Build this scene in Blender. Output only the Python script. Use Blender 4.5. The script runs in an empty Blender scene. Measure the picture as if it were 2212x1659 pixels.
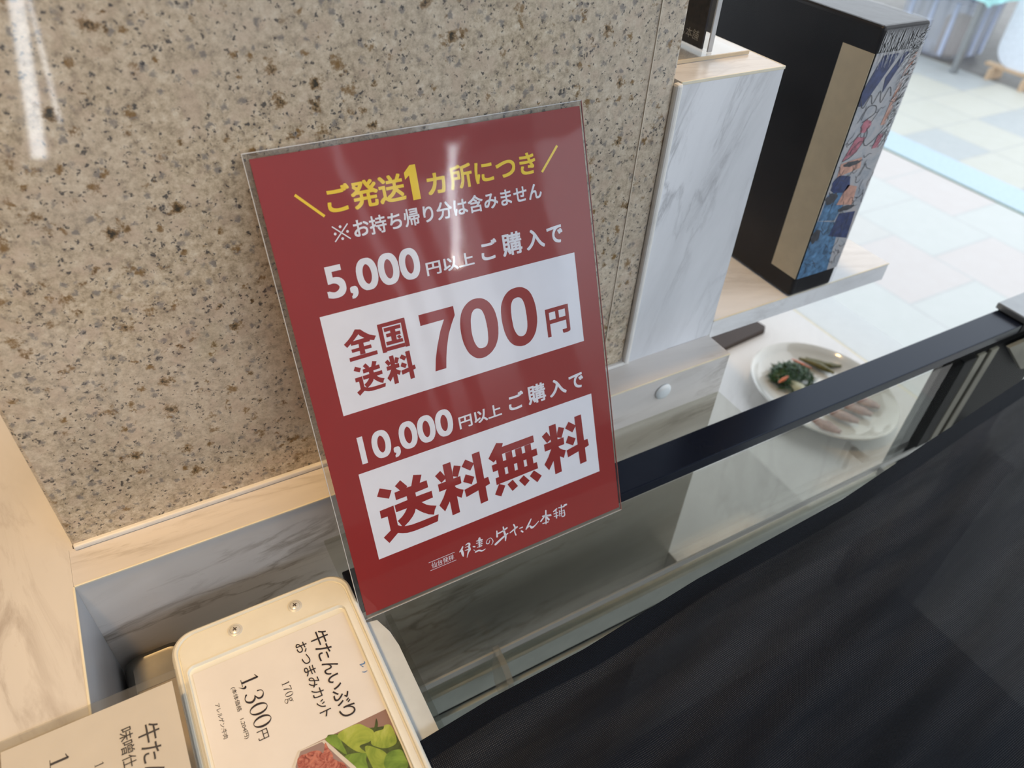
import bpy, bmesh, math, random
from mathutils import Vector, Matrix
random.seed(7)
SC = bpy.context.scene
COL = SC.collection
ZF = 155.0                       # eye height above the pavement, cm


def P(x, y, z):
    """centimetres relative to the eye point -> metres above the pavement"""
    return Vector((x / 100.0, y / 100.0, (z + ZF) / 100.0))


# ---------------------------------------------------------------- camera
R = ((0.87331565, -0.48460732, 0.04975461),
     (-0.28488325, -0.59088444, -0.75478283),
     (0.39517251, 0.6449894, -0.65408514))      # image right, image down, view direction
cam_data = bpy.data.cameras.new('camera')
cam = bpy.data.objects.new('camera', cam_data)
COL.objects.link(cam)
SC.camera = cam
right, down, fwd = Vector(R[0]), Vector(R[1]), Vector(R[2])
m = Matrix((right, -down, -fwd)).transposed().to_4x4()
m.translation = P(0, 0, 0)
cam.matrix_world = m
cam_data.sensor_fit = 'HORIZONTAL'
cam_data.sensor_width = 36.0
cam_data.lens = 36.0 * 1595.0 / 2212.0
cam_data.clip_start = 0.02
cam_data.clip_end = 60
cam_data.dof.use_dof = True
cam_data.dof.focus_distance = 0.50
cam_data.dof.aperture_fstop = 7.5

# ---------------------------------------------------------------- world, lights, exposure
w = bpy.data.worlds.new('sky'); SC.world = w; w.use_nodes = True
nt = w.node_tree; nt.nodes.clear()
wo = nt.nodes.new('ShaderNodeOutputWorld'); bg = nt.nodes.new('ShaderNodeBackground')
tc = nt.nodes.new('ShaderNodeTexCoord'); sep = nt.nodes.new('ShaderNodeSeparateXYZ')
rmp = nt.nodes.new('ShaderNodeValToRGB')
rmp.color_ramp.elements[0].position = 0.47; rmp.color_ramp.elements[0].color = (0.34, 0.34, 0.34, 1)
rmp.color_ramp.elements[1].position = 0.56; rmp.color_ramp.elements[1].color = (0.86, 0.93, 1.0, 1)
mp = nt.nodes.new('ShaderNodeMapRange'); mp.inputs['From Min'].default_value = -1; mp.inputs['From Max'].default_value = 1
nt.links.new(tc.outputs['Generated'], sep.inputs[0]); nt.links.new(sep.outputs['Z'], mp.inputs['Value'])
nt.links.new(mp.outputs[0], rmp.inputs[0]); nt.links.new(rmp.outputs[0], bg.inputs['Color'])
bg.inputs['Strength'].default_value = 1.8
nt.links.new(bg.outputs[0], wo.inputs['Surface'])

SC.view_settings.view_transform = 'Standard'
SC.view_settings.look = 'None'
SC.view_settings.gamma = 1.0
SC.view_settings.exposure = 0.2
SC.view_settings.use_curve_mapping = False
SC.cycles.use_denoising = True
SC.cycles.max_bounces = 8
SC.cycles.transparent_max_bounces = 24
SC.cycles.sample_clamp_indirect = 4.0


def area(name, loc, size, power, color, aim, size_y=None):
    d = bpy.data.lights.new(name, 'AREA'); d.energy = power; d.color = color
    d.shape = 'RECTANGLE'; d.size = size; d.size_y = size_y or size
    o = bpy.data.objects.new(name, d); COL.objects.link(o)
    o.location = loc
    o.rotation_euler = (Vector(aim) - Vector(loc)).to_track_quat('-Z', 'Y').to_euler()
    return o


def spot(name, loc, power, color, aim, angle=70, blend=0.8, r=0.04):
    d = bpy.data.lights.new(name, 'SPOT'); d.energy = power; d.color = color
    d.spot_size = math.radians(angle); d.spot_blend = blend; d.shadow_soft_size = r
    o = bpy.data.objects.new(name, d); COL.objects.link(o)
    o.location = loc
    o.rotation_euler = (Vector(aim) - Vector(loc)).to_track_quat('-Z', 'Y').to_euler()
    return o


area('cool_fill_light', P(40, -150, 91), 1.7, 21.0, (0.74, 0.84, 1.0), P(20, 40, -40), 0.45)  # added unseen fill, standing in for daylight from behind the viewer
WARM = (1.0, 0.63, 0.27)
spot('warm_downlight_counter', P(-30, 24, 84), 46, WARM, P(-17, 35, -45), 46, 1.0, 0.06)
spot('warm_downlight_shelf', P(46, 52, 84), 19, WARM, P(47, 46, -40), 50, 0.9, 0.05)

area('case_fill_light', P(30, 30.4, -46.4), 0.46, 0.02, (1.0, 0.95, 0.84), P(30, 36, -58), 0.012)  # added fill under the rail to lift the dark ledge face


def streak_strip(name, x, z, wd, ln, tilt, radiance, color=(0.90, 0.95, 1.0)):
    """unseen light added behind the viewer to mirror as a streak"""
    d = bpy.data.lights.new(name, 'AREA'); d.shape = 'RECTANGLE'; d.size = wd / 100; d.size_y = ln / 100
    d.energy = radiance * PI * d.size * d.size_y; d.color = color
    o = bpy.data.objects.new(name, d); COL.objects.link(o)
    o.location = P(x, -225, z)
    o.rotation_euler = (PI / 2, math.radians(tilt), 0)     # faces the pillar (+y)
    return o


PI = math.pi
streak_strip('streak_light', -14.5, -90, 4.6, 66, 11, 13)  # added lights, only there for streaks mirrored in granite and poster
streak_strip('streak_light', -8.2, -84, 1.6, 54, 5, 9)
streak_strip('streak_light', 133, 58, 5, 60, 14, 14)
streak_strip('streak_light', 126.5, 32, 7, 9, 0, 22, (1.0, 0.93, 0.82))

# ---------------------------------------------------------------- helpers


def tag(o, label=None, cat=None, group=None, kind=None):
    if label: o['label'] = label
    if cat: o['category'] = cat
    if group: o['group'] = group
    if kind: o['kind'] = kind
    return o


def root(name, x, y, z, label, cat, group=None):
    o = bpy.data.objects.new(name, None); COL.objects.link(o)
    o.empty_display_size = 0.02
    o.location = P(x, y, z)
    return tag(o, label, cat, group)


def link(name, bm, mat, parent=None, smooth=False):
    me = bpy.data.meshes.new(name)
    if smooth:
        for f in bm.faces: f.smooth = True
    bm.to_mesh(me); bm.free()
    if smooth: me.set_sharp_from_angle(angle=math.radians(38))
    o = bpy.data.objects.new(name, me); COL.objects.link(o)
    for mm in (mat if isinstance(mat, (list, tuple)) else [mat]): me.materials.append(mm)
    if parent:
        bpy.context.view_layer.update()
        o.parent = parent
        o.matrix_parent_inverse = Matrix.Translation(-Vector(parent_loc(parent)))
    return o


def parent_loc(o):
    l = Vector(o.location)
    while o.parent:
        o = o.parent; break
    return l if o.type == 'EMPTY' else Vector((0, 0, 0))


def box(bm, x0, x1, y0, y1, z0, z1, bev=0.0, seg=2, mi=0):
    vs = [bm.verts.new(P(x, y, z)) for x in (x0, x1) for y in (y0, y1) for z in (z0, z1)]
    idx = [(0, 1, 3, 2), (4, 6, 7, 5), (0, 4, 5, 1), (2, 3, 7, 6), (0, 2, 6, 4), (1, 5, 7, 3)]
    fs = [bm.faces.new([vs[i] for i in q]) for q in idx]
    for f in fs: f.material_index = mi
    if bev > 0:
        es = list({e for f in fs for e in f.edges})
        bmesh.ops.bevel(bm, geom=es, offset=bev / 100.0, segments=seg, profile=0.5, affect='EDGES')
    return vs


def BX(name, dims, mat, parent=None, bev=0.05, seg=2):
    bm = bmesh.new(); box(bm, *dims, bev=bev, seg=seg)
    bmesh.ops.recalc_face_normals(bm, faces=bm.faces)
    return link(name, bm, mat, parent)


def prism(bm, pts, z0, z1, bev=0.0):
    """vertical prism from a list of (x, y)"""
    a = [bm.verts.new(P(x, y, z0)) for x, y in pts]; b = [bm.verts.new(P(x, y, z1)) for x, y in pts]
    n = len(pts)
    fs = [bm.faces.new(a[::-1]), bm.faces.new(b)]
    for i in range(n): fs.append(bm.faces.new((a[i], a[(i + 1) % n], b[(i + 1) % n], b[i])))
    if bev > 0:
        bmesh.ops.bevel(bm, geom=list({e for e in fs[1].edges}), offset=bev / 100.0, segments=3, profile=0.5, affect='EDGES')


def rrect(x0, x1, y0, y1, r, n=8):
    pts = []
    for cx, cy, a0 in ((x1 - r, y1 - r, 0), (x0 + r, y1 - r, 90), (x0 + r, y0 + r, 180), (x1 - r, y0 + r, 270)):
        for i in range(n + 1):
            a = math.radians(a0 + 90.0 * i / n)
            pts.append((cx + r * math.cos(a), cy + r * math.sin(a)))
    return pts


# ---------------------------------------------------------------- materials


class NT:
    def __init__(self, name):
        self.m = bpy.data.materials.new(name); self.m.use_nodes = True
        self.t = self.m.node_tree; self.t.nodes.clear()
        self.out = self.t.nodes.new('ShaderNodeOutputMaterial')

    def n(self, typ, **kw):
        nd = self.t.nodes.new('ShaderNode' + typ)
        for k, v in kw.items():
            if k.startswith('i_'):
                key = k[2:].replace('_', ' ')
                nd.inputs[key if key in nd.inputs else int(key)].default_value = v
            else: setattr(nd, k, v)
        return nd

    def l(self, a, b): self.t.links.new(a, b)

    def coord(self, scale=(1, 1, 1), rot=(0, 0, 0), loc=(0, 0, 0)):
        g = self.n('NewGeometry'); src = g.outputs['Position']
        if any(rot):
            m0 = self.n('Mapping'); m0.inputs['Rotation'].default_value = rot
            self.l(src, m0.inputs['Vector']); src = m0.outputs[0]
        mp = self.n('Mapping')
        mp.inputs['Scale'].default_value = scale; mp.inputs['Location'].default_value = loc
        self.l(src, mp.inputs['Vector']); return mp.outputs[0]

    def noise(self, vec, scale, detail=4, rough=0.55, dist=0.0):
        nd = self.n('TexNoise'); nd.inputs['Scale'].default_value = scale
        nd.inputs['Detail'].default_value = detail; nd.inputs['Roughness'].default_value = rough
        nd.inputs['Distortion'].default_value = dist
        self.l(vec, nd.inputs['Vector']); return nd.outputs['Fac']

    def voro(self, vec, scale, feature='F1', rnd=1.0):
        nd = self.n('TexVoronoi', feature=feature); nd.inputs['Scale'].default_value = scale
        nd.inputs['Randomness'].default_value = rnd
        self.l(vec, nd.inputs['Vector']); return nd

    def ramp(self, fac, stops, interp='LINEAR'):
        nd = self.n('ValToRGB'); cr = nd.color_ramp; cr.interpolation = interp
        while len(cr.elements) < len(stops): cr.elements.new(0.5)
        for e, (p, c) in zip(cr.elements, stops):
            e.position = p; e.color = (c[0], c[1], c[2], 1) if isinstance(c, (tuple, list)) else (c, c, c, 1)
        self.l(fac, nd.inputs[0]); return nd.outputs[0]

    def mix(self, fac, a, b, mode='MIX'):
        nd = self.n('MixRGB', blend_type=mode)
        for s, v in ((nd.inputs[0], fac), (nd.inputs[1], a), (nd.inputs[2], b)):
            if isinstance(v, (int, float)): s.default_value = v if s is nd.inputs[0] else (v, v, v, 1)
            elif isinstance(v, tuple): s.default_value = (*v, 1)
            else: self.l(v, s)
        return nd.outputs[0]

    def math(self, op, a, b=0.0, clamp=False):
        nd = self.n('Math', operation=op, use_clamp=clamp)
        for s, v in ((nd.inputs[0], a), (nd.inputs[1], b)):
            if isinstance(v, (int, float)): s.default_value = v
            else: self.l(v, s)
        return nd.outputs[0]

    def bump(self, h, strength=0.3, dist=0.001):
        nd = self.n('Bump'); nd.inputs['Strength'].default_value = strength
        nd.inputs['Distance'].default_value = dist
        self.l(h, nd.inputs['Height']); return nd.outputs[0]

    def pbr(self, color, rough=0.5, metal=0.0, spec=0.5, normal=None, coat=0.0, coat_rough=0.05, coat_normal=None):
        b = self.n('BsdfPrincipled')
        for k, v in (('Base Color', color), ('Roughness', rough), ('Metallic', metal), ('Specular IOR Level', spec),
                     ('Coat Weight', coat), ('Coat Roughness', coat_rough)):
            if isinstance(v, tuple): b.inputs[k].default_value = (*v, 1)
            elif isinstance(v, (int, float)): b.inputs[k].default_value = v
            else: self.l(v, b.inputs[k])
        if normal is not None: self.l(normal, b.inputs['Normal'])
        if coat_normal is not None: self.l(coat_normal, b.inputs['Coat Normal'])
        self.l(b.outputs[0], self.out.inputs['Surface']); return self.m


def plain(name, c, rough=0.5, metal=0.0, spec=0.5, var=0.06, coat=0.0, scale=60):
    """solid colour with a little surface variation"""
    t = NT(name); v = t.coord()
    f = t.noise(v, scale, 3)
    lo = tuple(max(0.0, x * (1 - var)) for x in c); hi = tuple(min(1.0, x * (1 + var)) for x in c)
    return t.pbr(t.ramp(f, [(0.3, lo), (0.7, hi)]), rough, metal, spec, coat=coat)


def marble_mat(name, rot, base=(0.72, 0.71, 0.70), vein=(0.34, 0.31, 0.29), seed=0.0, stretch=(2.6, 11, 11), amount=1.0):
    """printed marble laminate: long soft streaks along the local x axis, a few darker veins"""
    t = NT(name)
    v = t.coord(stretch, rot, (seed, seed * 0.7, 0))
    v2 = t.coord(tuple(x * 2.6 for x in stretch), rot, (seed + 3, 1, 2))
    a = t.noise(v, 1.3, 5, 0.55, 0.35)
    b = t.noise(v2, 1.2, 8, 0.68, 0.6)
    cloud = t.ramp(a, [(0.30, tuple(x * 0.86 for x in base)), (0.50, base), (0.70, tuple(min(1, x * 1.12) for x in base))])
    smear = t.ramp(b, [(0.50, 0.0), (0.60, 0.30 * amount), (0.74, 0.75 * amount)])
    m1 = t.ramp(t.noise(v, 1.0, 3, 0.5, 0.2), [(0.46, 0.05), (0.62, 1.0)])
    c = t.mix(t.math('MULTIPLY', smear, m1), cloud, vein)
    ridge = t.math('ABSOLUTE', t.math('SUBTRACT', t.noise(v, 1.7, 6, 0.6, 0.5), 0.5))
    line = t.ramp(ridge, [(0.0, 0.45 * amount), (0.012, 0.2 * amount), (0.03, 0.0)])
    c = t.mix(t.math('MULTIPLY', line, m1), c, vein)
    return t.pbr(c, 0.30, 0, 0.45)


# speckled beige granite
t = NT('granite')
v = t.coord()
n_big = t.noise(v, 9, 3, 0.5); n_mid = t.noise(v, 210, 5, 0.75); n_fine = t.noise(v, 700, 3, 0.6)
warp = t.n('VectorMath', operation='ADD')
wn = t.n('TexNoise'); wn.inputs['Scale'].default_value = 300; wn.inputs['Detail'].default_value = 4; wn.inputs['Roughness'].default_value = 0.7
t.l(v, wn.inputs['Vector'])
wsb = t.n('VectorMath', operation='SUBTRACT'); wsb.inputs[1].default_value = (0.5, 0.5, 0.5)
t.l(wn.outputs['Color'], wsb.inputs[0])
ws = t.n('VectorMath', operation='SCALE'); ws.inputs['Scale'].default_value = 0.0085
t.l(wsb.outputs[0], ws.inputs[0]); t.l(v, warp.inputs[0]); t.l(ws.outputs[0], warp.inputs[1])
wv = warp.outputs[0]
base = t.ramp(n_mid, [(0.28, (0.20, 0.15, 0.105)), (0.42, (0.42, 0.335, 0.225)), (0.52, (0.58, 0.475, 0.335)), (0.62, (0.69, 0.59, 0.44)), (0.74, (0.79, 0.73, 0.60))])
base = t.mix(t.ramp(n_big, [(0.40, 0.0), (0.65, 0.35)]), base, (0.60, 0.53, 0.45))
pk = t.ramp(t.noise(wv, 75, 2, 0.5), [(0.52, 0.0), (0.66, 0.5)])
base = t.mix(pk, base, (0.58, 0.45, 0.34))
# grey grains
g = t.voro(wv, 210); gs = t.n('SeparateColor'); t.l(g.outputs['Color'], gs.inputs[0])
gm = t.ramp(g.outputs['Distance'], [(0.25, 1.0), (0.55, 0.0)]); gsel = t.ramp(gs.outputs[0], [(0.80, 0.0), (0.86, 0.8)])
base = t.mix(t.math('MULTIPLY', gm, gsel), base, (0.20, 0.185, 0.175))
# black mica flecks, denser in drifts
fclump = t.ramp(t.noise(v, 30, 3, 0.6), [(0.38, 0.10), (0.62, 0.44)])
for sc_, k1, k2 in ((330, 0.30, 0.48), (190, 0.20, 0.34)):
    f1 = t.voro(wv, sc_); fm = t.ramp(f1.outputs['Distance'], [(k1, 1.0), (k2, 0.0)])
    fs_ = t.n('SeparateColor'); t.l(f1.outputs['Color'], fs_.inputs[0])
    fsel = t.math('LESS_THAN', fs_.outputs[1], fclump if sc_ > 200 else t.math('MULTIPLY', fclump, 0.45))
    base = t.mix(t.math('MULTIPLY', t.math('MULTIPLY', fm, fsel), 0.88), base, (0.035, 0.035, 0.04))
# rusty blotches with a dark heart
for sc_, thr in ((62, 0.42), (110, 0.64)):
    b1 = t.voro(wv, sc_); bs = t.n('SeparateColor'); t.l(b1.outputs['Color'], bs.inputs[0])
    bsel = t.ramp(bs.outputs[0], [(thr, 0.0), (thr + 0.05, 1.0)])
    bd = t.math('ADD', b1.outputs['Distance'], t.math('MULTIPLY', t.math('SUBTRACT', n_mid, 0.5), 0.8))
    bm_ = t.ramp(bd, [(0.06, 0.95), (0.17, 0.7), (0.28, 0.0)])
    base = t.mix(t.math('MULTIPLY', bm_, bsel), base, (0.22, 0.12, 0.03))
    hm = t.ramp(bd, [(0.04, 1.0), (0.15, 0.0)])
    hs = t.ramp(bs.outputs[1], [(0.25, 0.0), (0.35, 0.95)])
    base = t.mix(t.math('MULTIPLY', t.math('MULTIPLY', hm, bsel), hs), base, (0.022, 0.02, 0.012))
GRANITE = t.pbr(base, 0.34, 0, 0.5, coat=0.8, coat_rough=0.035,
                coat_normal=t.bump(t.noise(v, 7, 2), 0.04, 0.004))

PI = math.pi
M_LEDGE = marble_mat('ledge_marble', (0, math.radians(5), math.radians(4)), (0.70, 0.66, 0.62), (0.27, 0.22, 0.17), seed=1.3, amount=1.5)
M_COUNTER = marble_mat('counter_marble', (0, 0, math.radians(-98)), (0.66, 0.63, 0.59), (0.27, 0.21, 0.17), seed=5.1, amount=1.7)
M_PIER = marble_mat('pier_marble', (0, math.radians(76), 0), (0.77, 0.78, 0.80), (0.30, 0.30, 0.31), seed=2.2)
M_SHELF = marble_mat('shelf_marble', (0, 0, math.radians(20)), (0.82, 0.82, 0.82), seed=8.4, amount=0.55)
M_LOW = marble_mat('lower_counter_marble', (0, 0, math.radians(-35)), (0.76, 0.74, 0.72), (0.50, 0.47, 0.45), seed=4.4, stretch=(1.6, 5, 5), amount=0.7)
M_EDGE = plain('cream_edge_band', (0.80, 0.74, 0.58), 0.4)
M_CAULK = plain('white_caulk', (0.80, 0.78, 0.73), 0.5)
M_BLACK = plain('black_anodised_metal', (0.006, 0.008, 0.016), 0.22, 0.0, 0.28)
for nd in M_BLACK.node_tree.nodes:
    if nd.type == 'BSDF_PRINCIPLED': nd.inputs['Specular Tint'].default_value = (0.62, 0.76, 1.0, 1)  # blue tint puts reflected sky into the metal's sheen
M_BLACK2 = plain('matt_black_panel', (0.004, 0.004, 0.006), 0.6, 0, 0.2)
M_GREYM = plain('light_grey_painted_metal', (0.52, 0.56, 0.57), 0.35, 0.0, 0.5)
M_PLATEM = plain('grey_bracket_metal', (0.30, 0.31, 0.32), 0.35, 0.7)
M_SEAL = plain('beige_seal', (0.26, 0.245, 0.20), 0.5)
M_TRACK = plain('cream_track', (0.50, 0.53, 0.50), 0.35)
M_FRAME = plain('ivory_plastic', (0.80, 0.78, 0.68), 0.28, 0, 0.5, var=0.03)
M_CARD = plain('card_paper', (0.76, 0.74, 0.72), 0.55, var=0.02)
M_INK = plain('black_ink', (0.012, 0.010, 0.022), 0.5)
M_BLUE = plain('blue_pen', (0.10, 0.25, 0.55), 0.5)
M_RED = plain('poster_red', (0.280, 0.012, 0.009), 0.5, var=0.02)
M_WHITE = plain('poster_white', (0.80, 0.82, 0.89), 0.5, var=0.02)
M_YEL = plain('poster_yellow', (0.90, 0.64, 0.02), 0.5, var=0.02)
M_CERAM = plain('glazed_white_ceramic', (0.70, 0.70, 0.66), 0.10, 0, 0.6, var=0.02, coat=0.6)
M_WPAN = plain('white_laminate', (0.68, 0.70, 0.69), 0.30, var=0.02)

t = NT('brushed_steel')
v = t.coord(); f = t.noise(v, 25, 4)
M_STEEL = t.pbr(t.ramp(f, [(0.3, (0.22, 0.21, 0.185)), (0.7, (0.30, 0.28, 0.24))]), 0.30, 1.0)


def glass_mat(name, tint, rough=0.0, bump=0.0, bscale=30, ior=1.45, refl=1.0, haze=0.0):
    """thin clear sheet: tinted straight-through light plus a fresnel reflection"""
    t = NT(name)
    tr = t.n('BsdfTransparent'); tr.inputs['Color'].default_value = (*tint, 1)
    gl = t.n('BsdfGlossy'); gl.inputs['Roughness'].default_value = rough
    gg = t.n('NewGeometry'); dt = t.n('VectorMath', operation='DOT_PRODUCT')
    t.l(gg.outputs['Incoming'], dt.inputs[0]); t.l(gg.outputs['Normal'], dt.inputs[1])
    if bump:
        v = t.coord(); h = t.noise(v, bscale, 2)
        b = t.bump(h, bump, 0.002); t.l(b, gl.inputs['Normal']); t.l(b, dt.inputs[1])
    f0 = ((ior - 1) / (ior + 1)) ** 2
    sch = t.math('POWER', t.math('SUBTRACT', 1.0, t.math('ABSOLUTE', dt.outputs['Value']), True), 5.0)
    fac = t.math('ADD', t.math('MULTIPLY', sch, 1 - f0), f0)
    mx = t.n('MixShader'); t.l(t.math('MULTIPLY', fac, refl, True), mx.inputs[0])
    if haze:
        df = t.n('BsdfDiffuse'); df.inputs['Color'].default_value = (0.8, 0.8, 0.8, 1)
        m0 = t.n('MixShader'); m0.inputs[0].default_value = haze
        t.l(tr.outputs[0], m0.inputs[1]); t.l(df.outputs[0], m0.inputs[2]); t.l(m0.outputs[0], mx.inputs[1])
    else:
        t.l(tr.outputs[0], mx.inputs[1])
    t.l(gl.outputs[0], mx.inputs[2]); t.l(mx.outputs[0], t.out.inputs['Surface'])
    return t.m


G_TOP = glass_mat('green_tinted_glass', (0.91, 0.908, 0.88), refl=0.06)
G_FRONT = glass_mat('front_glass', (0.93, 0.935, 0.92))
G_SLEEVE = glass_mat('clear_sleeve', (0.985, 0.985, 0.985), 0.05, 0.22, 14, 1.5, 1.0)
G_SLEEVE_E = glass_mat('clear_sleeve_edge', (0.90, 0.90, 0.89), 0.12, 0.2, 40, 1.5, 1.0, 0.03)
G_ACR = glass_mat('clear_acrylic', (0.94, 0.94, 0.93), 0.02, 0, 30, 1.5, 1.0, 0.04)
G_ACR2 = glass_mat('pinkish_acrylic', (0.62, 0.60, 0.58), 0.15, 0, 30, 1.5, 1.0, 0.75)
G_WRAP = glass_mat('shrink_wrap', (0.96, 0.96, 0.965), 0.12, 0.35, 45, 1.5, 0.28)

# ---------------------------------------------------------------- text and stroke tools


class Plane:
    """a printed sheet: origin, unit vectors for right and up, and its normal (cm space)"""

    def __init__(self, o, u, v, n):
        self.o, self.u, self.v, self.n = map(Vector, (o, u, v, n))

    def __call__(self, a, b, h=0.0):
        p = self.o + self.u * a + self.v * b + self.n * h
        return P(*p)


TXT = {}


def glyph_mesh(s, bold):
    k = (s, bold)
    if k in TXT: return TXT[k]
    c = bpy.data.curves.new('txt', 'FONT'); c.body = s; c.size = 1.0
    c.offset = bold; c.resolution_u = 6; c.fill_mode = 'FRONT' if False else 'BOTH'
    o = bpy.data.objects.new('txt', c); COL.objects.link(o)
    bpy.context.view_layer.update()
    me = bpy.data.meshes.new_from_object(o.evaluated_get(bpy.context.evaluated_depsgraph_get()))
    vs = [(q.co.x, q.co.y) for q in me.vertices]
    fs = [tuple(p.vertices) for p in me.polygons]
    bpy.data.objects.remove(o); bpy.data.curves.remove(c); bpy.data.meshes.remove(me)
    TXT[k] = (vs, fs)
    return TXT[k]


def put_text(bm, pl, s, u0, v0, u1, v1, bold=0.0, h=0.012):
    vs, fs = glyph_mesh(s, 0.0)
    if not vs: return
    if bold > 0:                       # heavier weight: the outline thickened all round
        b2 = bold * 1.12; n = len(vs); dirs = ([(math.cos(k * PI / 5), math.sin(k * PI / 5)) for k in range(10)] if s == '~' else [(i * .9, j * .9) for i in (-1, 0, 1) for j in (-1, 0, 1) if i or j]) + [(0, 0)]
        av = [(x + dx * b2, y + dy * b2) for dx, dy in dirs for x, y in vs]
        fs = [tuple(i + k * n for i in f) for k in range(len(dirs)) for f in fs]; vs = av
    m_ = len(TXT[(s, 0.0)][0])
    x0 = min(q[0] for q in vs); x1 = max(q[0] for q in vs); y0 = min(q[1] for q in vs); y1 = max(q[1] for q in vs)
    nv = [bm.verts.new(pl(u0 + (x - x0) / (x1 - x0) * (u1 - u0), v0 + (y - y0) / (y1 - y0) * (v1 - v0), h + 0.0015 * (i // m_))) for i, (x, y) in enumerate(vs)]
    for f in fs:
        try: bm.faces.new([nv[i] for i in f])
        except ValueError: pass


def put_poly(bm, pl, pts, h=0.010):
    f = bm.faces.new([bm.verts.new(pl(a, b, h)) for a, b in pts]); return f


def put_stroke(bm, pl, pts, h=0.014, sub=5, cap=True):
    """variable-width brush stroke: pts = (u, v, width)"""
    q = []
    n = len(pts)
    for i in range(n - 1):
        p0 = pts[max(0, i - 1)]; p1 = pts[i]; p2 = pts[i + 1]; p3 = pts[min(n - 1, i + 2)]
        for k in range(sub):
            s = k / sub
            q.append(tuple(0.5 * (2 * p1[j] + (p2[j] - p0[j]) * s + (2 * p0[j] - 5 * p1[j] + 4 * p2[j] - p3[j]) * s * s +
                                  (3 * p1[j] - p0[j] - 3 * p2[j] + p3[j]) * s ** 3) for j in range(3)))
    q.append(tuple(pts[-1]))
    L = []; Rr = []
    for i, (a, b, wd) in enumerate(q):
        i0 = max(0, i - 1); i1 = min(len(q) - 1, i + 1)
        dx = q[i1][0] - q[i0][0]; dy = q[i1][1] - q[i0][1]; d = math.hypot(dx, dy) or 1e-6
        nx, ny = -dy / d, dx / d
        wd = max(0.004, wd)
        L.append(bm.verts.new(pl(a + nx * wd / 2, b + ny * wd / 2, h)))
        Rr.append(bm.verts.new(pl(a - nx * wd / 2, b - ny * wd / 2, h)))
    for i in range(len(q) - 1): bm.faces.new((L[i], Rr[i], Rr[i + 1], L[i + 1]))
    if cap:
        for (a, b, wd) in (q[0], q[-1]):
            bm.faces.new([bm.verts.new(pl(a + wd / 2 * math.cos(k * PI / 4), b + wd / 2 * math.sin(k * PI / 4), h * 0.99)) for k in range(8)])


# ---------------------------------------------------------------- the setting
def S(name, dims, mat, bev=0.0):
    return tag(BX(name, dims, mat, None, bev), kind='structure')


t = NT('street_tiles')
g = t.n('NewGeometry'); sx = t.n('SeparateXYZ'); t.l(g.outputs['Position'], sx.inputs[0])
X, Y = sx.outputs['X'], sx.outputs['Y']


def tile(t, off_x, off_y, px, py, off):
    """running-bond paving: joint mask and a per-tile random value"""
    u = t.math('DIVIDE', t.math('SUBTRACT', X, off_x), px); r = t.math('FLOOR', u)
    vv = t.math('ADD', t.math('DIVIDE', t.math('SUBTRACT', Y, off_y), py), t.math('MULTIPLY', r, off))
    c = t.math('FLOOR', vv)
    fu = t.math('ABSOLUTE', t.math('SUBTRACT', t.math('FRACT', u), 0.5)); fv = t.math('ABSOLUTE', t.math('SUBTRACT', t.math('FRACT', vv), 0.5))
    e = t.math('MAXIMUM', fu, fv); j = t.ramp(e, [(0.482, 0.0), (0.492, 1.0)])
    wv = t.n('TexWhiteNoise', noise_dimensions='2D'); cb = t.n('CombineXYZ')
    t.l(r, cb.inputs[0]); t.l(c, cb.inputs[1]); t.l(cb.outputs[0], wv.inputs['Vector'])
    return j, wv.outputs['Value']


jn, rn = tile(t, 2.544, 1.270, 0.405, 0.405, 0.5)
jf, rf = tile(t, 4.613, 2.435, 0.370, 0.357, 0.0)
cn = t.ramp(rn, [(0.0, (0.485, 0.475, 0.45)), (0.35, (0.48, 0.492, 0.47)), (0.7, (0.505, 0.465, 0.445)), (1.0, (0.465, 0.482, 0.46))], 'CONSTANT')
cf = t.ramp(rf, [(0.0, (0.46, 0.455, 0.40)), (0.5, (0.37, 0.39, 0.39)), (0.75, (0.48, 0.47, 0.41))], 'CONSTANT')
cn = t.mix(jn, cn, (0.42, 0.42, 0.41)); cf = t.mix(jf, cf, (0.36, 0.36, 0.34))
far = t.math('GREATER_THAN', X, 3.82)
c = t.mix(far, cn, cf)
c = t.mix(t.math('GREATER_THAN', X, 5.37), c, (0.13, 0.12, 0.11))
c = t.mix(t.ramp(t.noise(g.outputs['Position'], 14, 5, 0.7), [(0.35, 0.0), (0.7, 0.16)]), c, (0.62, 0.62, 0.61))
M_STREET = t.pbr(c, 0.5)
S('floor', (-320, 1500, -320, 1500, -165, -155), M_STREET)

M_CEIL = plain('dark_ceiling', (0.14, 0.135, 0.13), 0.7)
S('ceiling', (-300, 150, -230, 260, 95, 105), M_CEIL)
M_WALL = plain('shop_wall_paint', (0.36, 0.33, 0.30), 0.6)
# unseen wall added behind the viewer, its openings placed to streak the reflections
bm = bmesh.new()
box(bm, -300, -79, -236, -228, -155, 95)
box(bm, -79, 260, -236, -228, -155, -84)
box(bm, -46, 85, -236, -228, -84, 95); box(bm, 92, 98, -236, -228, -84, 95)
box(bm, 150, 190, -236, -228, -84, 95)
box(bm, 240, 262, -236, -228, -84, 95)
box(bm, 112, 118, -236, -228, -84, 95)
box(bm, -63, -59, -236, -228, -84, 95)
box(bm, 98, 240, -236, -228, 78, 95)
box(bm, -79, -46, -236, -228, 30, 95)
tag(link('wall_front', bm, M_WALL), kind='structure')
S('wall_left', (-308, -300, -236, 260, -155, 95), M_WALL)

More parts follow.
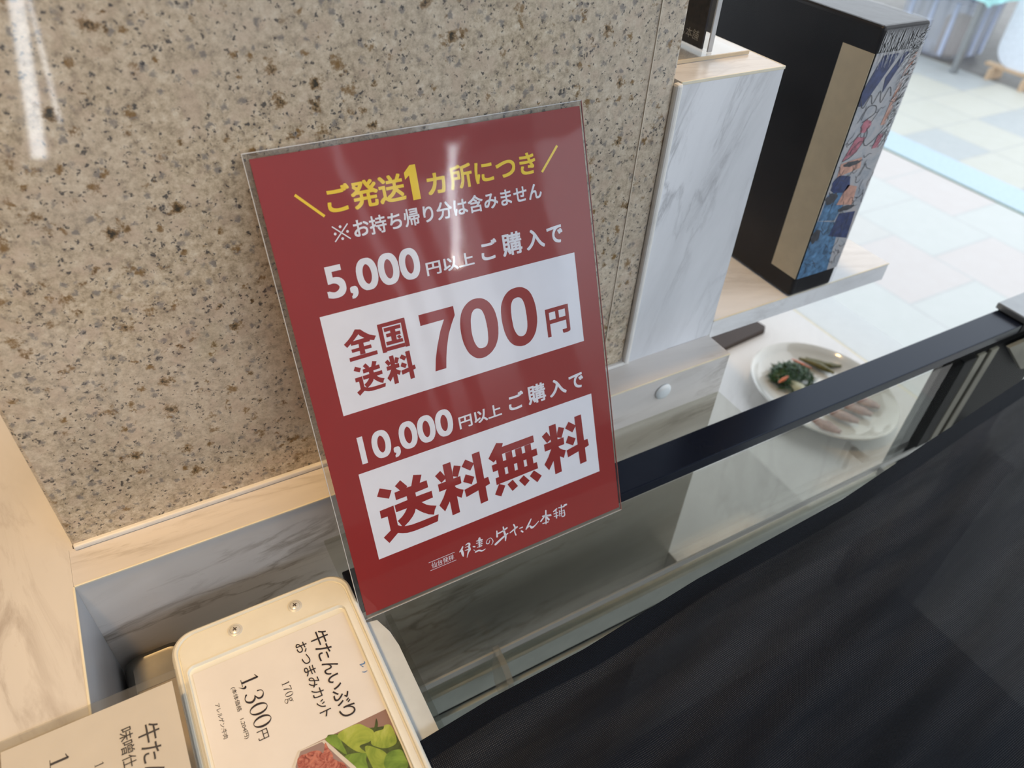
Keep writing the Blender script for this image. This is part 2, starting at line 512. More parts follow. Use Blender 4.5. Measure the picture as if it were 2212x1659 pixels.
# granite-clad pillar
S('wall_back', (-9.4, 36.35, 40.2, 62, -155, 95), GRANITE, 0.25)
bm = bmesh.new()
box(bm, -9.3, 36.9, 39.85, 40.3, -42.7, -42.3, 0.12)
tag(link('trim_1', bm, M_CAULK), kind='structure')
bm = bmesh.new()
box(bm, 36.3, 36.85, 39.75, 40.4, -42.5, -17.3, 0.2)
tag(link('trim_2', bm, M_CAULK), kind='structure')
bm = bmesh.new()
box(bm, 33.95, 34.03, 40.12, 40.25, -42.2, 60, 0.0)
tag(link('trim_3', bm, plain('granite_joint', (0.66, 0.58, 0.46), 0.4)), kind='structure')

# ---------------------------------------------------------------- ledge, counter, pier, shelf
r = root('marble_ledge', 18, 38.5, -100, 'narrow marble ledge with pale brown veins running along the foot of the granite pillar', 'ledge')
BX('ledge_block', (-9.66, 46.7, 36.95, 40.15, -100, -42.72), M_LEDGE, r, 0.0)
BX('edge_band', (-9.62, 46.7, 36.88, 37.02, -42.85, -42.70), M_EDGE, r, 0.03)
bm = bmesh.new()
prof = [(0, 0.0), (0.55, 0.0), (0.78, 0.05), (0.86, 0.16), (0.80, 0.26)]
# domed screw cover on the front face
rings = []
for rad, d in ((0.86, 0.0), (0.86, 0.10), (0.74, 0.24), (0.48, 0.33), (0.0, 0.36)):
    if rad == 0: rings.append([bm.verts.new(P(39.0, 36.92 - d, -44.5))]); continue
    rings.append([bm.verts.new(P(39.0 + rad * math.cos(k * PI / 16), 36.92 - d, -44.5 + rad * math.sin(k * PI / 16))) for k in range(32)])
for a, b in zip(rings, rings[1:]):
    for k in range(32):
        if len(b) == 1: bm.faces.new((a[k], a[(k + 1) % 32], b[0]))
        else: bm.faces.new((a[k], a[(k + 1) % 32], b[(k + 1) % 32], b[k]))
cap = link('screw_cover', bm, plain('white_plastic_cap', (0.78, 0.82, 0.82), 0.3), r, True)
cap['label'] = 'round white domed screw cover'

r = root('marble_counter', -25, 35, -60, 'cream marble counter top left of the granite pillar, running under the left price card', 'counter')
bm = bmesh.new()
prism(bm, [(-60, -5), (-9.67, -5), (-9.67, 40.15), (-9.42, 40.15), (-9.42, 90), (-60, 90)], -62, -42.72)
bmesh.ops.recalc_face_normals(bm, faces=bm.faces)
link('counter_slab', bm, M_COUNTER, r)
BX('counter_edge', (-9.74, -9.6, -5, 36.9, -42.85, -42.69), M_EDGE, r, 0.03)
BX('side_face', (-9.72, -9.63, -5, 36.9, -62, -42.86), marble_mat('counter_side_marble', (0, 0, PI / 2), (0.50, 0.52, 0.56), (0.3, 0.3, 0.33), seed=6.6), r, 0.0)

r = root('marble_pier', 41.8, 50, -42.7, 'white marble pier with grey veins standing right of the granite pillar', 'pier')
BX('pier_block', (36.9, 46.85, 40.15, 75, -42.7, -17.45), M_PIER, r, 0.0)
BX('pier_top', (36.9, 46.85, 40.2, 75, -17.44, -17.3), marble_mat('pier_top_marble', (0, 0, 0.2), (0.70, 0.69, 0.68), (0.42, 0.39, 0.36), seed=3.1), r, 0.0)
BX('edge_band', (36.9, 46.9, 40.08, 40.2, -17.52, -17.28), M_EDGE, r, 0.03)
BX('corner_band', (46.8, 46.9, 40.1, 75, -17.5, -17.28), M_EDGE, r, 0.02)

r = root('marble_shelf', 59, 55, -43.2, 'marble shelf slab holding the wrapped black box, right of the pier', 'shelf')
BX('shelf_slab', (46.95, 72.2, 40.2, 75, -43.2, -41.09), M_SHELF, r, 0.0)
BX('edge_band', (46.95, 72.2, 40.12, 40.24, -41.2, -41.07), M_EDGE, r, 0.02)

# ---------------------------------------------------------------- acrylic display on the pier
r = root('acrylic_display', 42.5, 50, -17.3, 'clear acrylic stand with a black printed panel on top of the marble pier', 'display stand')
BX('base_plate', (37.3, 46.1, 43.35, 60, -17.28, -16.98), G_ACR, r, 0.04)
bm = bmesh.new(); box(bm, 37.3, 46.1, 43.28, 43.40, -17.27, -17.0, 0.02)
link('base_edge', bm, plain('amber_acrylic_edge', (0.62, 0.50, 0.34), 0.2), r)
BX('black_panel', (42.42, 42.60, 44.75, 60, -16.96, 8), M_BLACK, r, 0.0)
BX('clear_cover', (42.25, 42.80, 43.9, 60.3, -16.95, 8.3), G_ACR, r, 0.03)
BX('cover_edge', (42.3, 42.75, 43.86, 44.0, -16.95, 8.3), plain('polished_acrylic_edge', (0.50, 0.51, 0.52), 0.15, 0.3), r, 0.04)
bm = bmesh.new()
plS = Plane((42.40, 60, -16.96), (0, -1, 0), (0, 0, 1), (-1, 0, 0))
put_text(bm, plS, '本舗', 13.25, 0.45, 14.75, 1.15, 0.0, 0.02)
put_text(bm, plS, '伊達の牛たん', 8.4, 0.45, 13.1, 1.15, 0.0, 0.02)
link('lettering', bm, plain('silver_ink', (0.42, 0.42, 0.40), 0.4), r)

# ---------------------------------------------------------------- wrapped gift box
r = root('gift_box', 59.7, 50, -41.07, 'black gift box in clear shrink wrap with an illustrated gold sleeve on the marble shelf', 'box')
bx0, bx1, by0, by1, bz0, bz1 = 56.75, 62.6, 39.95, 66, -41.03, -15.35
t = NT('black_box_card'); v = t.coord()
M_BOX = t.pbr(t.ramp(t.noise(v, 20, 3), [(0.3, (0.012, 0.012, 0.014)), (0.7, (0.022, 0.021, 0.023))]), 0.34, 0, 0.25,
              normal=t.bump(t.noise(v, 18, 3), 0.25, 0.003))
BX('box_body', (bx0, bx1, by0, by1, bz0, bz1), M_BOX, r, 0.35, 3)
M_GOLD = plain('kraft_gold_paper', (0.66, 0.56, 0.38), 0.45)
bm = bmesh.new(); box(bm, bx0 - 0.03, bx0 + 0.02, by0 + 0.05, 43.3, -38.9, -17.45)
link('gold_label', bm, M_GOLD, r)
# illustrated front sleeve: flat print in its own plane (u = x, v = z)
plB = Plane((bx0, by0, -38.9), (1, 0, 0), (0, 0, 1), (0, -1, 0))
BW, BH = bx1 - bx0, 21.5


art_bm = bmesh.new(); art_mats = []


def art(polys, mat, h):
    art_mats.append(mat)
    for p in polys: put_poly(art_bm, plB, [(a * BW, b * BH) for a, b in p], h).material_index = len(art_mats) - 1


def blob(cx, cy, rx, ry, n=18, wob=0.18, seed=1, rot=0.0):
    rd = random.Random(seed); o = []
    for i in range(n):
        a = 2 * PI * i / n; k = 1 + wob * (rd.random() - 0.5) * 2
        x = rx * k * math.cos(a); y = ry * k * math.sin(a)
        o.append((cx + x * math.cos(rot) - y * math.sin(rot), cy + x * math.sin(rot) + y * math.cos(rot)))
    return o


t = NT('printed_scene'); v = t.coord((1, 1, 1))
f = t.noise(v, 45, 5, 0.7, 1.0)
M_ART = t.pbr(t.ramp(f, [(0.3, (0.30, 0.33, 0.37)), (0.5, (0.46, 0.46, 0.47)), (0.7, (0.52, 0.46, 0.43))]), 0.4)
art([[(0.02, 0), (0.99, 0), (0.99, 1.0), (0.02, 1.0)]], M_ART, 0.03)
art([[(0.02, 0.0), (0.75, 0.0), (0.62, 0.26), (0.02, 0.30)], [(0.04, 0.30), (0.45, 0.28), (0.55, 0.38), (0.3, 0.44), (0.06, 0.42)]],
    plain('print_blue', (0.09, 0.20, 0.34), 0.4, var=0.5, scale=160), 0.045)
art([[(0.00, 0.86), (0.18, 0.99), (0.52, 0.99), (0.12, 0.80), (0.02, 0.80)], [(0.40, 0.90), (0.62, 0.99), (0.72, 0.99), (0.45, 0.84)],
                   blob(0.28, 0.46, 0.22, 0.045, seed=4), [(0.45, 0.20), (0.95, 0.16), (0.9, 0.30), (0.5, 0.31)]],
    plain('print_navy_ink', (0.03, 0.045, 0.13), 0.4, var=0.4, scale=160), 0.055)
art([[(0.70, 0.70), (0.80, 0.70), (0.92, 0.99), (0.80, 0.99)], [(0.12, 0.50), (0.60, 0.52), (0.55, 0.57), (0.10, 0.56)],
                    [(0.35, 0.36), (0.75, 0.34), (0.7, 0.43), (0.45, 0.45)]],
    plain('print_peach_ink', (0.58, 0.32, 0.24), 0.4, var=0.2, scale=160), 0.055)
art([[(0.10, 0.57), (0.36, 0.60), (0.45, 0.66), (0.24, 0.67)], blob(0.36, 0.71, 0.10, 0.028, seed=6), [(0.70, 0.60), (0.85, 0.60), (0.85, 0.66), (0.74, 0.66)]],
    plain('print_rose_ink', (0.42, 0.14, 0.18), 0.4, var=0.35, scale=160), 0.060)
art([blob(0.36, 0.55, 0.20, 0.012, seed=8), blob(0.17, 0.40, 0.14, 0.028, seed=9), blob(0.62, 0.33, 0.20, 0.012, seed=10), blob(0.10, 0.22, 0.10, 0.035, seed=11)],
    plain('print_dark_ink', (0.05, 0.05, 0.06), 0.4, var=0.4, scale=160), 0.062)
nf = len(art_bm.faces)
rd = random.Random(5)
for k in range(60):
    cx = rd.uniform(0.1, 0.95); cy = rd.uniform(0.03, 0.82)
    pts = [(cx * BW, cy * BH, 0.035)]
    a = rd.uniform(0, 6.28)
    for i in range(4):
        a += rd.uniform(-1.3, 1.3)
        pts.append((min(BW * 0.98, max(0.1, pts[-1][0] + 0.30 * math.cos(a))), max(0.1, pts[-1][1] + 0.42 * math.sin(a)), 0.05))
    put_stroke(art_bm, plB, pts, 0.068, 3, False)
for pts in ([(0.02, 0.83), (0.14, 0.79), (0.22, 0.84), (0.32, 0.80), (0.40, 0.85), (0.50, 0.80), (0.58, 0.86), (0.68, 0.82)],
            [(0.20, 0.74), (0.25, 0.79), (0.42, 0.79), (0.46, 0.76), (0.33, 0.74), (0.24, 0.73)],
            [(0.25, 0.71), (0.30, 0.69), (0.22, 0.66), (0.10, 0.64)], [(0.44, 0.71), (0.40, 0.67), (0.55, 0.62), (0.90, 0.70)],
            [(0.10, 0.57), (0.30, 0.59), (0.46, 0.66), (0.40, 0.70)]):
    put_stroke(art_bm, plB, [(a * BW, b * BH, 0.07) for a, b in pts], 0.070, 4, False)
art_mats.append(plain('outline_ink', (0.06, 0.06, 0.07), 0.4))
art_bm.faces.ensure_lookup_table()
for f in art_bm.faces[nf:]: f.material_index = len(art_mats) - 1
link('printed_picture', art_bm, art_mats, r)
# shrink wrap: crumpled film slightly outside the box
bm = bmesh.new()
bmesh.ops.create_cube(bm, size=1.0)
bmesh.ops.subdivide_edges(bm, edges=bm.edges, cuts=30, use_grid_fill=True)
from mathutils import noise as mnoise
for q in bm.verts:
    c = q.co * 2
    x = (bx0 + bx1) / 2 + c.x * (BW / 2 + 0.05); y = (by0 + by1) / 2 + c.y * ((by1 - by0) / 2 + 0.05); z = (bz0 + bz1) / 2 + c.z * ((bz1 - bz0) / 2 + 0.05)
    nrm = c.normalized()
    corner = max(0, abs(c.x) + abs(c.z) - 1.35) + max(0, abs(c.y) + abs(c.z) - 1.5)
    d = (mnoise.noise(Vector((x, y, z)) * 0.55) * 0.03 + mnoise.noise(Vector((x, y, z)) * 1.8) * 0.03 * (0.3 + corner))
    z2 = max(z + nrm.z * d, bz0 - 0.03)
    q.co = P(x + nrm.x * d, y + nrm.y * d, z2)
link('shrink_wrap', bm, G_WRAP, r, True)
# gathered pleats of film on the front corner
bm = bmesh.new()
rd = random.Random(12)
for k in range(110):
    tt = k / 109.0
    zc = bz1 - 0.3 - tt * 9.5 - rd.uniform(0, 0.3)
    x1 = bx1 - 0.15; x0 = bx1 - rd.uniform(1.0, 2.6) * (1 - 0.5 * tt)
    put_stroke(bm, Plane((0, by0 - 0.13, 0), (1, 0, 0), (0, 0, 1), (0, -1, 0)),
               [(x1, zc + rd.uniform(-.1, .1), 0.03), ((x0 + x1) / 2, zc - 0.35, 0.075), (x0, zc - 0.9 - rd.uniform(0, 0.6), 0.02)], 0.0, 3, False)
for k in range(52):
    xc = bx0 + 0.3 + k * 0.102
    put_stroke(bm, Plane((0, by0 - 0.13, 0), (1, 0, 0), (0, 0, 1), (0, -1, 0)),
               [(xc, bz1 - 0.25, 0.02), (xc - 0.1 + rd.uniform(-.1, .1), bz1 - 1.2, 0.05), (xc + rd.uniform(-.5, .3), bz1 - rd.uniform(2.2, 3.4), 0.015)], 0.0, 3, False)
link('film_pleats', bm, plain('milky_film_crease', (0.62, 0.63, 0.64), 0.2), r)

# ---------------------------------------------------------------- refrigerated display case
r = root('display_case', 45, 25, -80, 'glass display case with a black metal top rail in front of the ledge', 'display case')
BX('top_rail', (6.35, 82.2, 28.72, 31.82, -46.16, -44.98), M_BLACK, r, 0.10, 2)
BX('top_glass', (8.1, 90, -12, 28.7, -46.75, -46.2), G_TOP, r, 0.0)
BX('rear_glass', (6.45, 46.65, 31.85, 36.9, -47.9, -47.45), G_TOP, r, 0.0)
BX('front_glass', (7.4, 73.2, 28.95, 29.35, -63.4, -46.9), G_FRONT, r, 0.0)
bm = bmesh.new()
box(bm, 6.5, 84, 28.6, 29.7, -66.5, -63.4, 0.08); box(bm, 6.5, 84, 28.3, 29.7, -69.2, -67.1, 0.08)
box(bm, 6.5, 84, 27.9, 29.7, -75, -69.7, 0.08)
link('bottom_track', bm, M_TRACK, r)
bm = bmesh.new()
box(bm, 6.5, 84, 28.75, 29.6, -67.1, -66.5); box(bm, 6.5, 84, 28.7, 29.6, -69.7, -69.2)
link('track_gasket', bm, M_BLACK2, r)
BX('corner_post', (73.2, 75.4, 28.4, 31.0, -75, -46.9), M_BLACK2, r, 0.1)
BX('side_panel', (75.4, 92, 28.8, 30.2, -90, -46.9), M_BLACK2, r, 0.0)
BX('side_seal', (75.7, 77.1, 28.45, 28.85, -90, -46.9), M_SEAL, r, 0.1)
BX('side_seal', (77.9, 79.3, 28.45, 28.85, -90, -46.9), M_SEAL, r, 0.1)
BX('end_bracket', (82.3, 95, 28.3, 32.2, -44.95, -44.2), M_PLATEM, r, 0.15)
BX('bracket_core', (82.4, 95, 28.7, 31.8, -46.16, -44.95), M_BLACK2, r, 0.0)
bm = bmesh.new()
prof = [(80.2, -46.95), (95, -46.95), (95, -54.5), (86.6, -52.2)]
a = [bm.verts.new(P(x, 27.9, z)) for x, z in prof]; b = [bm.verts.new(P(x, 28.35, z)) for x, z in prof]
bm.faces.new(a); bm.faces.new(b[::-1])
for i in range(4): bm.faces.new((a[i], b[i], b[(i + 1) % 4], a[(i + 1) % 4]))
link('corner_gusset', bm, M_SEAL, r)
BX('case_floor', (6.5, 92, -12, 27.8, -101, -100), plain('case_floor_grey', (0.03, 0.03, 0.03), 0.5), r, 0.0)
BX('end_wall', (8.1, 8.5, -12, 28.2, -100, -46.8), G_FRONT, r, 0.0)

BX('acrylic_strip', (7.5, 84, 28.35, 28.55, -60.55, -59.7), G_ACR2, r, 0.04)
for hx in (17.3,):
    bm = bmesh.new()
    prof = [(28.6, -59.2), (26.8, -59.6), (25.6, -60.6), (25.4, -64.2), (26.4, -65.6), (27.9, -64.0), (28.6, -62.0)]
    a = [bm.verts.new(P(hx, y, z)) for y, z in prof]; b = [bm.verts.new(P(hx + 0.55, y, z)) for y, z in prof]
    bm.faces.new(a); bm.faces.new(b[::-1])
    for i in range(len(prof)): bm.faces.new((a[i], b[i], b[(i + 1) % len(prof)], a[(i + 1) % len(prof)]))
    bmesh.ops.recalc_face_normals(bm, faces=bm.faces)
    link('hook', bm, glass_mat('hook_acrylic', (0.85, 0.85, 0.83), 0.1, 0, 30, 1.5, 1.5, 0.22), r)
bm = bmesh.new(); box(bm, 67, 67.4, 25.8, 28.4, -61.2, -60.2, 0.03); box(bm, 67, 67.4, 25.6, 26.1, -64, -60.3, 0.03)
link('hook', bm, G_ACR2, r)
bm = bmesh.new(); box(bm, 83.4, 83.9, 25.8, 28.4, -61.0, -60.0, 0.03); box(bm, 83.4, 83.9, 25.6, 26.1, -64, -60.3, 0.03)
link('hook', bm, G_ACR2, r)

r = root('case_housing', 1, 18, -100, 'light grey metal housing with a clipped corner under the ivory price card', 'housing')
bm = bmesh.new()
prism(bm, [(-4.9, 6), (8.0, 6), (8.0, 25.4), (7.85, 26.6), (7.4, 27.85), (6.2, 28.1), (-4.9, 28.1)], -47.0, -46.19, 0.06)
link('cover_plate', bm, M_GREYM, r)
BX('housing_body', (-4.8, 6.25, 6, 27.9, -100, -47.02), M_GREYM, r, 0.05)

# ---------------------------------------------------------------- black mesh cloth laid over the glass
t = NT('black_mesh')
g = t.n('NewGeometry'); ssx = t.n('SeparateXYZ'); uvn = t.n('UVMap'); t.l(uvn.outputs[0], ssx.inputs[0])
U, V = ssx.outputs['X'], ssx.outputs['Y']       # centimetres along the cloth
fu = t.math('FRACT', t.math('MULTIPLY', U, 9.0)); fv = t.math('FRACT', t.math('MULTIPLY', V, 10.0))
hu = t.math('LESS_THAN', t.math('ABSOLUTE', t.math('SUBTRACT', fu, 0.5)), 0.19)
hv = t.math('LESS_THAN', t.math('ABSOLUTE', t.math('SUBTRACT', fv, 0.5)), 0.14)
dot = t.math('MULTIPLY', hu, hv)
hem = t.math('GREATER_THAN', V, 1.35)            # hem along the far edge is solid
dot = t.math('MULTIPLY', dot, hem)
drift = t.n('Mapping'); drift.inputs['Scale'].default_value = (0.05, 0.42, 1); t.l(uvn.outputs[0], drift.inputs['Vector'])
dr = t.ramp(t.noise(drift.outputs[0], 1.0, 3, 0.55, 0.3), [(0.36, 0.22), (0.62, 1.0)])
pb = t.n('BsdfPrincipled')
t.l(t.mix(t.math('MULTIPLY', dot, dr), (0.0060, 0.0085, 0.0140), (0.24, 0.25, 0.28)), pb.inputs['Base Color'])  # pale dots put glints through the weave into the cloth colour
pb.inputs['Roughness'].default_value = 0.55; pb.inputs['Specular IOR Level'].default_value = 0.07
tb = t.n('Bump'); tb.inputs['Strength'].default_value = 0.5; tb.inputs['Distance'].default_value = 0.0004
su = t.math('SINE', t.math('MULTIPLY', U, 9.0 * 2 * PI)); sv = t.math('SINE', t.math('MULTIPLY', V, 10.0 * 2 * PI))
t.l(t.math('ADD', su, sv), tb.inputs['Height']); t.l(tb.outputs[0], pb.inputs['Normal'])
tr = t.n('BsdfTransparent'); mx = t.n('MixShader')
t.l(t.math('MULTIPLY', hem, 0.022), mx.inputs[0]); t.l(pb.outputs[0], mx.inputs[1]); t.l(tr.outputs[0], mx.inputs[2])
t.l(mx.outputs[0], t.out.inputs['Surface'])
M_MESH = t.m
far_edge = [(6.0, 18.6), (11.7, 19.0), (18.8, 19.1), (29.1, 19.9), (45.0, 20.4), (56.9, 21.6), (75.2, 23.3), (90, 24.6), (100, 25.3)]


def fe(x):
    for (xa, ya), (xb, yb) in zip(far_edge, far_edge[1:]):
        if x <= xb: return ya + (yb - ya) * (x - xa) / (xb - xa)
    return far_edge[-1][1]


bm = bmesh.new(); uvl = bm.loops.layers.uv.new('uv')
NX, NY = 190, 90
gridv = []
for i in range(NX + 1):
    x = 6.0 + 90.0 * i / NX; row = []
    for j in range(NY + 1):
        d = 36.0 * (j / NY) ** 1.1
        y = fe(x) - d
        k = min(1.0, d / 1.5)
        s = (x * 0.15 + d)                    # folds run diagonally along the case
        hgt = 0.16 * math.sin(s * 0.9 + 0.8 * math.sin(x * 0.05)) + 0.12 * math.sin(s * 2.1 + x * 0.06) + 0.25 * mnoise.noise(Vector((x * 0.05, d * 0.16, 3)))
        hgt += 0.14 * mnoise.noise(Vector((x * 0.12, d * 0.5, 9)))
        row.append((bm.verts.new(P(x, y, -45.55 + k * hgt)), x, d))
    gridv.append(row)
for i in range(NX):
    for j in range(NY):
        q = [gridv[i][j], gridv[i + 1][j], gridv[i + 1][j + 1], gridv[i][j + 1]]
        f = bm.faces.new([c[0] for c in q])
        for lp, c in zip(f.loops, q): lp[uvl].uv = (c[1], c[2])
o = link('mesh_cover', bm, M_MESH, None, True)
tag(o, 'black woven mesh cover with solid hem spread over the near glass', 'cloth')

# ---------------------------------------------------------------- red poster in its clear sleeve
k = 0.379; kk = math.sqrt(1 - k * k)
plP = Plane((6.62, 28.20, -46.14), (1, 0, 0), (0, k, kk), (0, -kk, k))
r = root('price_poster', 17.4, 28.2, -46.15, 'red shipping price poster in a clear sleeve leaning on the granite pillar', 'sign')


def slab(name, u0, u1, v0, v1, h0, h1, mat, parent, bev=0.0):
    bm = bmesh.new()
    vs = [bm.verts.new(plP(u, v, h)) for u in (u0, u1) for v in (v0, v1) for h in (h0, h1)]
    for q in [(0, 1, 3, 2), (4, 6, 7, 5), (0, 4, 5, 1), (2, 3, 7, 6), (0, 2, 6, 4), (1, 5, 7, 3)]: bm.faces.new([vs[i] for i in q])
    bmesh.ops.recalc_face_normals(bm, faces=bm.faces)
    if bev: bmesh.ops.bevel(bm, geom=list(bm.edges), offset=bev / 100, segments=1, affect='EDGES')
    return link(name, bm, mat, parent)


slab('red_sheet', 0.20, 21.55, 0.27, 30.76, 0.00, 0.03, M_RED, r)
bm = bmesh.new()
put_poly(bm, plP, [(1.88, 14.88), (19.95, 14.88), (19.95, 21.38), (1.88, 21.38)], 0.036)
put_poly(bm, plP, [(1.93, 4.11), (20.08, 4.11), (20.08, 10.69), (1.93, 10.69)], 0.036)
o = link('white_panel', bm, M_WHITE, r); o['label'] = 'white boxes printed on the poster'
bm = bmesh.new()
H = 0.042
put_text(bm, plP, 'ご発送', 3.83, 27.06, 8.64, 28.66, 0.022, H)
put_poly(bm, plP, [(9.04, 26.95), (9.54, 26.95), (9.54, 29.00), (9.18, 29.00), (8.75, 28.62), (8.75, 28.22), (9.04, 28.42)], H)
put_text(bm, plP, 'カ', 10.07, 27.04, 11.30, 28.30, 0.028, H)
put_text(bm, plP, '所につき', 11.60, 27.07, 17.75, 28.52, 0.022, H)
put_stroke(bm, plP, [(2.14, 28.51, 0.16), (3.53, 27.05, 0.16)], H, 2, False)
put_stroke(bm, plP, [(19.52, 28.56, 0.16), (18.15, 27.09, 0.16)], H, 2, False)
o = link('yellow_lettering', bm, M_YEL, r); o['label'] = 'yellow headline lettering'
bm = bmesh.new()
for a, b, c, d in ((3.80, 25.50, 4.75, 26.40), (3.80, 26.40, 4.75, 25.50)): put_stroke(bm, plP, [(a, b, 0.075), (c, d, 0.075)], H, 1, False)
for a, b in ((4.275, 26.30), (4.275, 25.60), (3.90, 25.95), (4.65, 25.95)): put_poly(bm, plP, [(a + 0.085 * math.cos(q * PI / 5), b + 0.085 * math.sin(q * PI / 5)) for q in range(10)], H)
put_text(bm, plP, 'お持ち帰り分は含みません', 5.02, 25.45, 17.94, 26.53, 0.018, H)
put_text(bm, plP, '5,000', 2.67, 21.97, 8.70, 24.22, 0.022, H)
put_text(bm, plP, '円以上', 9.04, 22.21, 12.38, 23.10, 0.022, H)
for ch, a, b, c, d in (('ご', 12.95, 22.30, 14.15, 23.60), ('購', 14.50, 22.24, 15.98, 23.72), ('入', 16.30, 22.27, 17.72, 23.58), ('で', 17.95, 22.30, 19.18, 23.50)):
    put_text(bm, plP, ch, a, b, c, d, 0.022, H)
o = link('white_lettering', bm, M_WHITE, r)
bm = bmesh.new()
put_text(bm, plP, '10,000', 2.34, 10.97, 8.95, 13.22, 0.022, H)
put_text(bm, plP, '円以上', 9.36, 11.38, 12.64, 12.33, 0.022, H)
for ch, a, b, c, d in (('ご', 13.25, 11.46, 14.50, 12.72), ('購', 14.82, 11.42, 16.28, 12.84), ('入', 16.60, 11.44, 18.02, 12.70), ('で', 18.30, 11.46, 19.52, 12.62)):
    put_text(bm, plP, ch, a, b, c, d, 0.022, H)
o = link('white_lettering', bm, M_WHITE, r)
bm = bmesh.new()
put_text(bm, plP, '仙台発祥', 5.42, 1.76, 7.16, 2.23, 0.0, H)
for v0 in (2.325, 1.655): put_stroke(bm, plP, [(5.26, v0, 0.035), (7.30, v0, 0.035)], H, 1, False)
LOGO = [[(7.96,2.49,0.072),(7.84,2.31,0.103),(7.68,2.18,0.083)],[(7.85,2.22,0.114),(7.86,1.96,0.145),(7.87,1.72,0.072)],[(8.2,2.52,0.041),(8.4,2.58,0.083),(8.5,2.48,0.114),(8.43,2.28,0.114),(8.44,2.04,0.134),(8.3,1.87,0.093),(8.13,1.49,0.026)],[(8.14,2.35,0.031),(8.41,2.34,0.062)],[(8.08,2.12,0.031),(8.42,2.08,0.072)],[(8.75,2.15,0.072),(8.87,2.09,0.083)],[(8.74,1.88,0.031),(8.82,1.79,0.041)],[(9.24,2.56,0.052),(9.35,2.63,0.093),(9.36,2.45,0.072)],[(9.09,2.48,0.062),(9.51,2.41,0.093)],[(9.03,2.3,0.041),(9.49,2.26,0.062)],[(9.28,2.48,0.083),(9.23,1.93,0.083)],[(9.14,2.12,0.041),(9.47,2.11,0.062)],[(9.05,1.95,0.041),(9.41,1.95,0.072)],[(8.85,1.64,0.093),(9.11,1.66,0.093),(9.37,1.52,0.083),(9.65,1.56,0.031)],[(10.11,2.12,0.031),(9.98,1.89,0.047),(9.8,1.97,0.047),(9.9,2.21,0.031),(10.19,2.27,0.031),(10.34,1.96,0.047),(10.24,1.75,0.036),(10.15,1.7,0.021)],[(10.77,2.62,0.062),(10.72,2.15,0.114)],[(10.76,2.37,0.093),(11.19,2.41,0.083),(11.6,2.53,0.103)],[(11.32,2.73,0.072),(11.34,2.29,0.114),(11.39,1.92,0.124),(11.32,1.54,0.052)],[(11.6,2.06,0.072),(11.1,1.87,0.114),(10.49,1.58,0.134)],[(11.8,2.04,0.072),(12.42,2.27,0.103)],[(12.18,2.58,0.083),(12.25,2.31,0.093),(12.17,1.99,0.072),(12.23,1.64,0.072)],[(12.62,2.07,0.062),(12.85,2.06,0.072)],[(12.72,1.79,0.093),(12.83,1.66,0.083)],[(13.66,2.45,0.062),(13.41,2.12,0.103),(13.12,1.77,0.072)],[(13.15,1.78,0.031),(13.46,1.92,0.072),(13.61,1.71,0.134),(13.91,1.78,0.072),(14.24,2.0,0.052)],[(14.64,2.28,0.072),(15.33,2.12,0.093)],[(14.98,2.64,0.083),(14.85,1.54,0.083)],[(14.9,2.29,0.083),(14.44,1.92,0.093)],[(14.95,2.16,0.062),(15.38,2.04,0.041)],[(14.94,2.13,0.072),(15.13,1.78,0.114)],[(14.58,1.66,0.062),(15.05,1.61,0.072)],[(15.62,2.29,0.072),(15.91,2.41,0.093)],[(15.84,2.35,0.062),(15.81,1.65,0.083)],[(15.62,2.08,0.052),(15.95,2.07,0.062)],[(15.62,1.85,0.052),(15.98,1.81,0.062)],[(16.09,2.43,0.062),(16.57,2.35,0.072)],[(16.35,2.56,0.072),(16.26,1.64,0.052)],[(16.12,2.18,0.041),(16.11,1.69,0.062)],[(16.53,2.07,0.052),(16.53,1.59,0.072),(16.31,1.56,0.072)],[(16.11,2.09,0.036),(16.55,2.01,0.041)],[(16.08,1.91,0.036),(16.5,1.83,0.036)],[(16.61,2.44,0.114),(16.79,2.44,0.114)]]
for st in LOGO: put_stroke(bm, plP, [(a, b, c * 1.35) for a, b, c in st], H + 0.004, 5, True)
o = link('brush_logo', bm, M_WHITE, r); o['label'] = 'white brush-written shop logo'
# heavy gothic characters drawn as outlines, in centimetres on the sheet
G_OKU = [[(3.06,9.22),(3.82,8.8),(3.52,8.26),(2.77,8.7)],[(2.72,7.62),(3.71,7.65),(3.72,6.92),(3.71,6.11),(3.88,5.97),(4.17,5.83),(4.68,5.74),(5.38,5.73),(6.68,5.75),(6.53,5.24),(5.64,5.2),(4.74,5.2),(4.23,5.26),(3.9,5.38),(3.6,5.53),(2.88,5.03),(2.58,5.59),(3.15,5.92),(3.16,6.53),(3.16,7.02),(2.71,7.04)],[(4.53,9.28),(4.92,8.67),(4.84,8.59),(5.19,8.58),(5.48,9.32),(6.05,9.13),(5.81,8.59),(6.32,8.59),(6.33,8.04),(5.37,8.0),(5.37,7.69),(6.52,7.69),(6.52,7.16),(5.67,7.12),(5.95,6.82),(6.27,6.62),(6.65,6.45),(6.47,6.18),(6.35,5.85),(5.98,6.03),(5.61,6.33),(5.34,6.61),(5.16,6.82),(5.05,6.57),(4.87,6.35),(4.53,6.07),(4.15,5.84),(3.99,5.9),(3.77,6.41),(4.12,6.6),(4.37,6.82),(4.58,7.09),(3.8,7.09),(3.79,7.63),(4.73,7.67),(4.73,7.97),(3.96,7.97),(3.97,8.54),(4.37,8.56),(4.09,8.99)]]
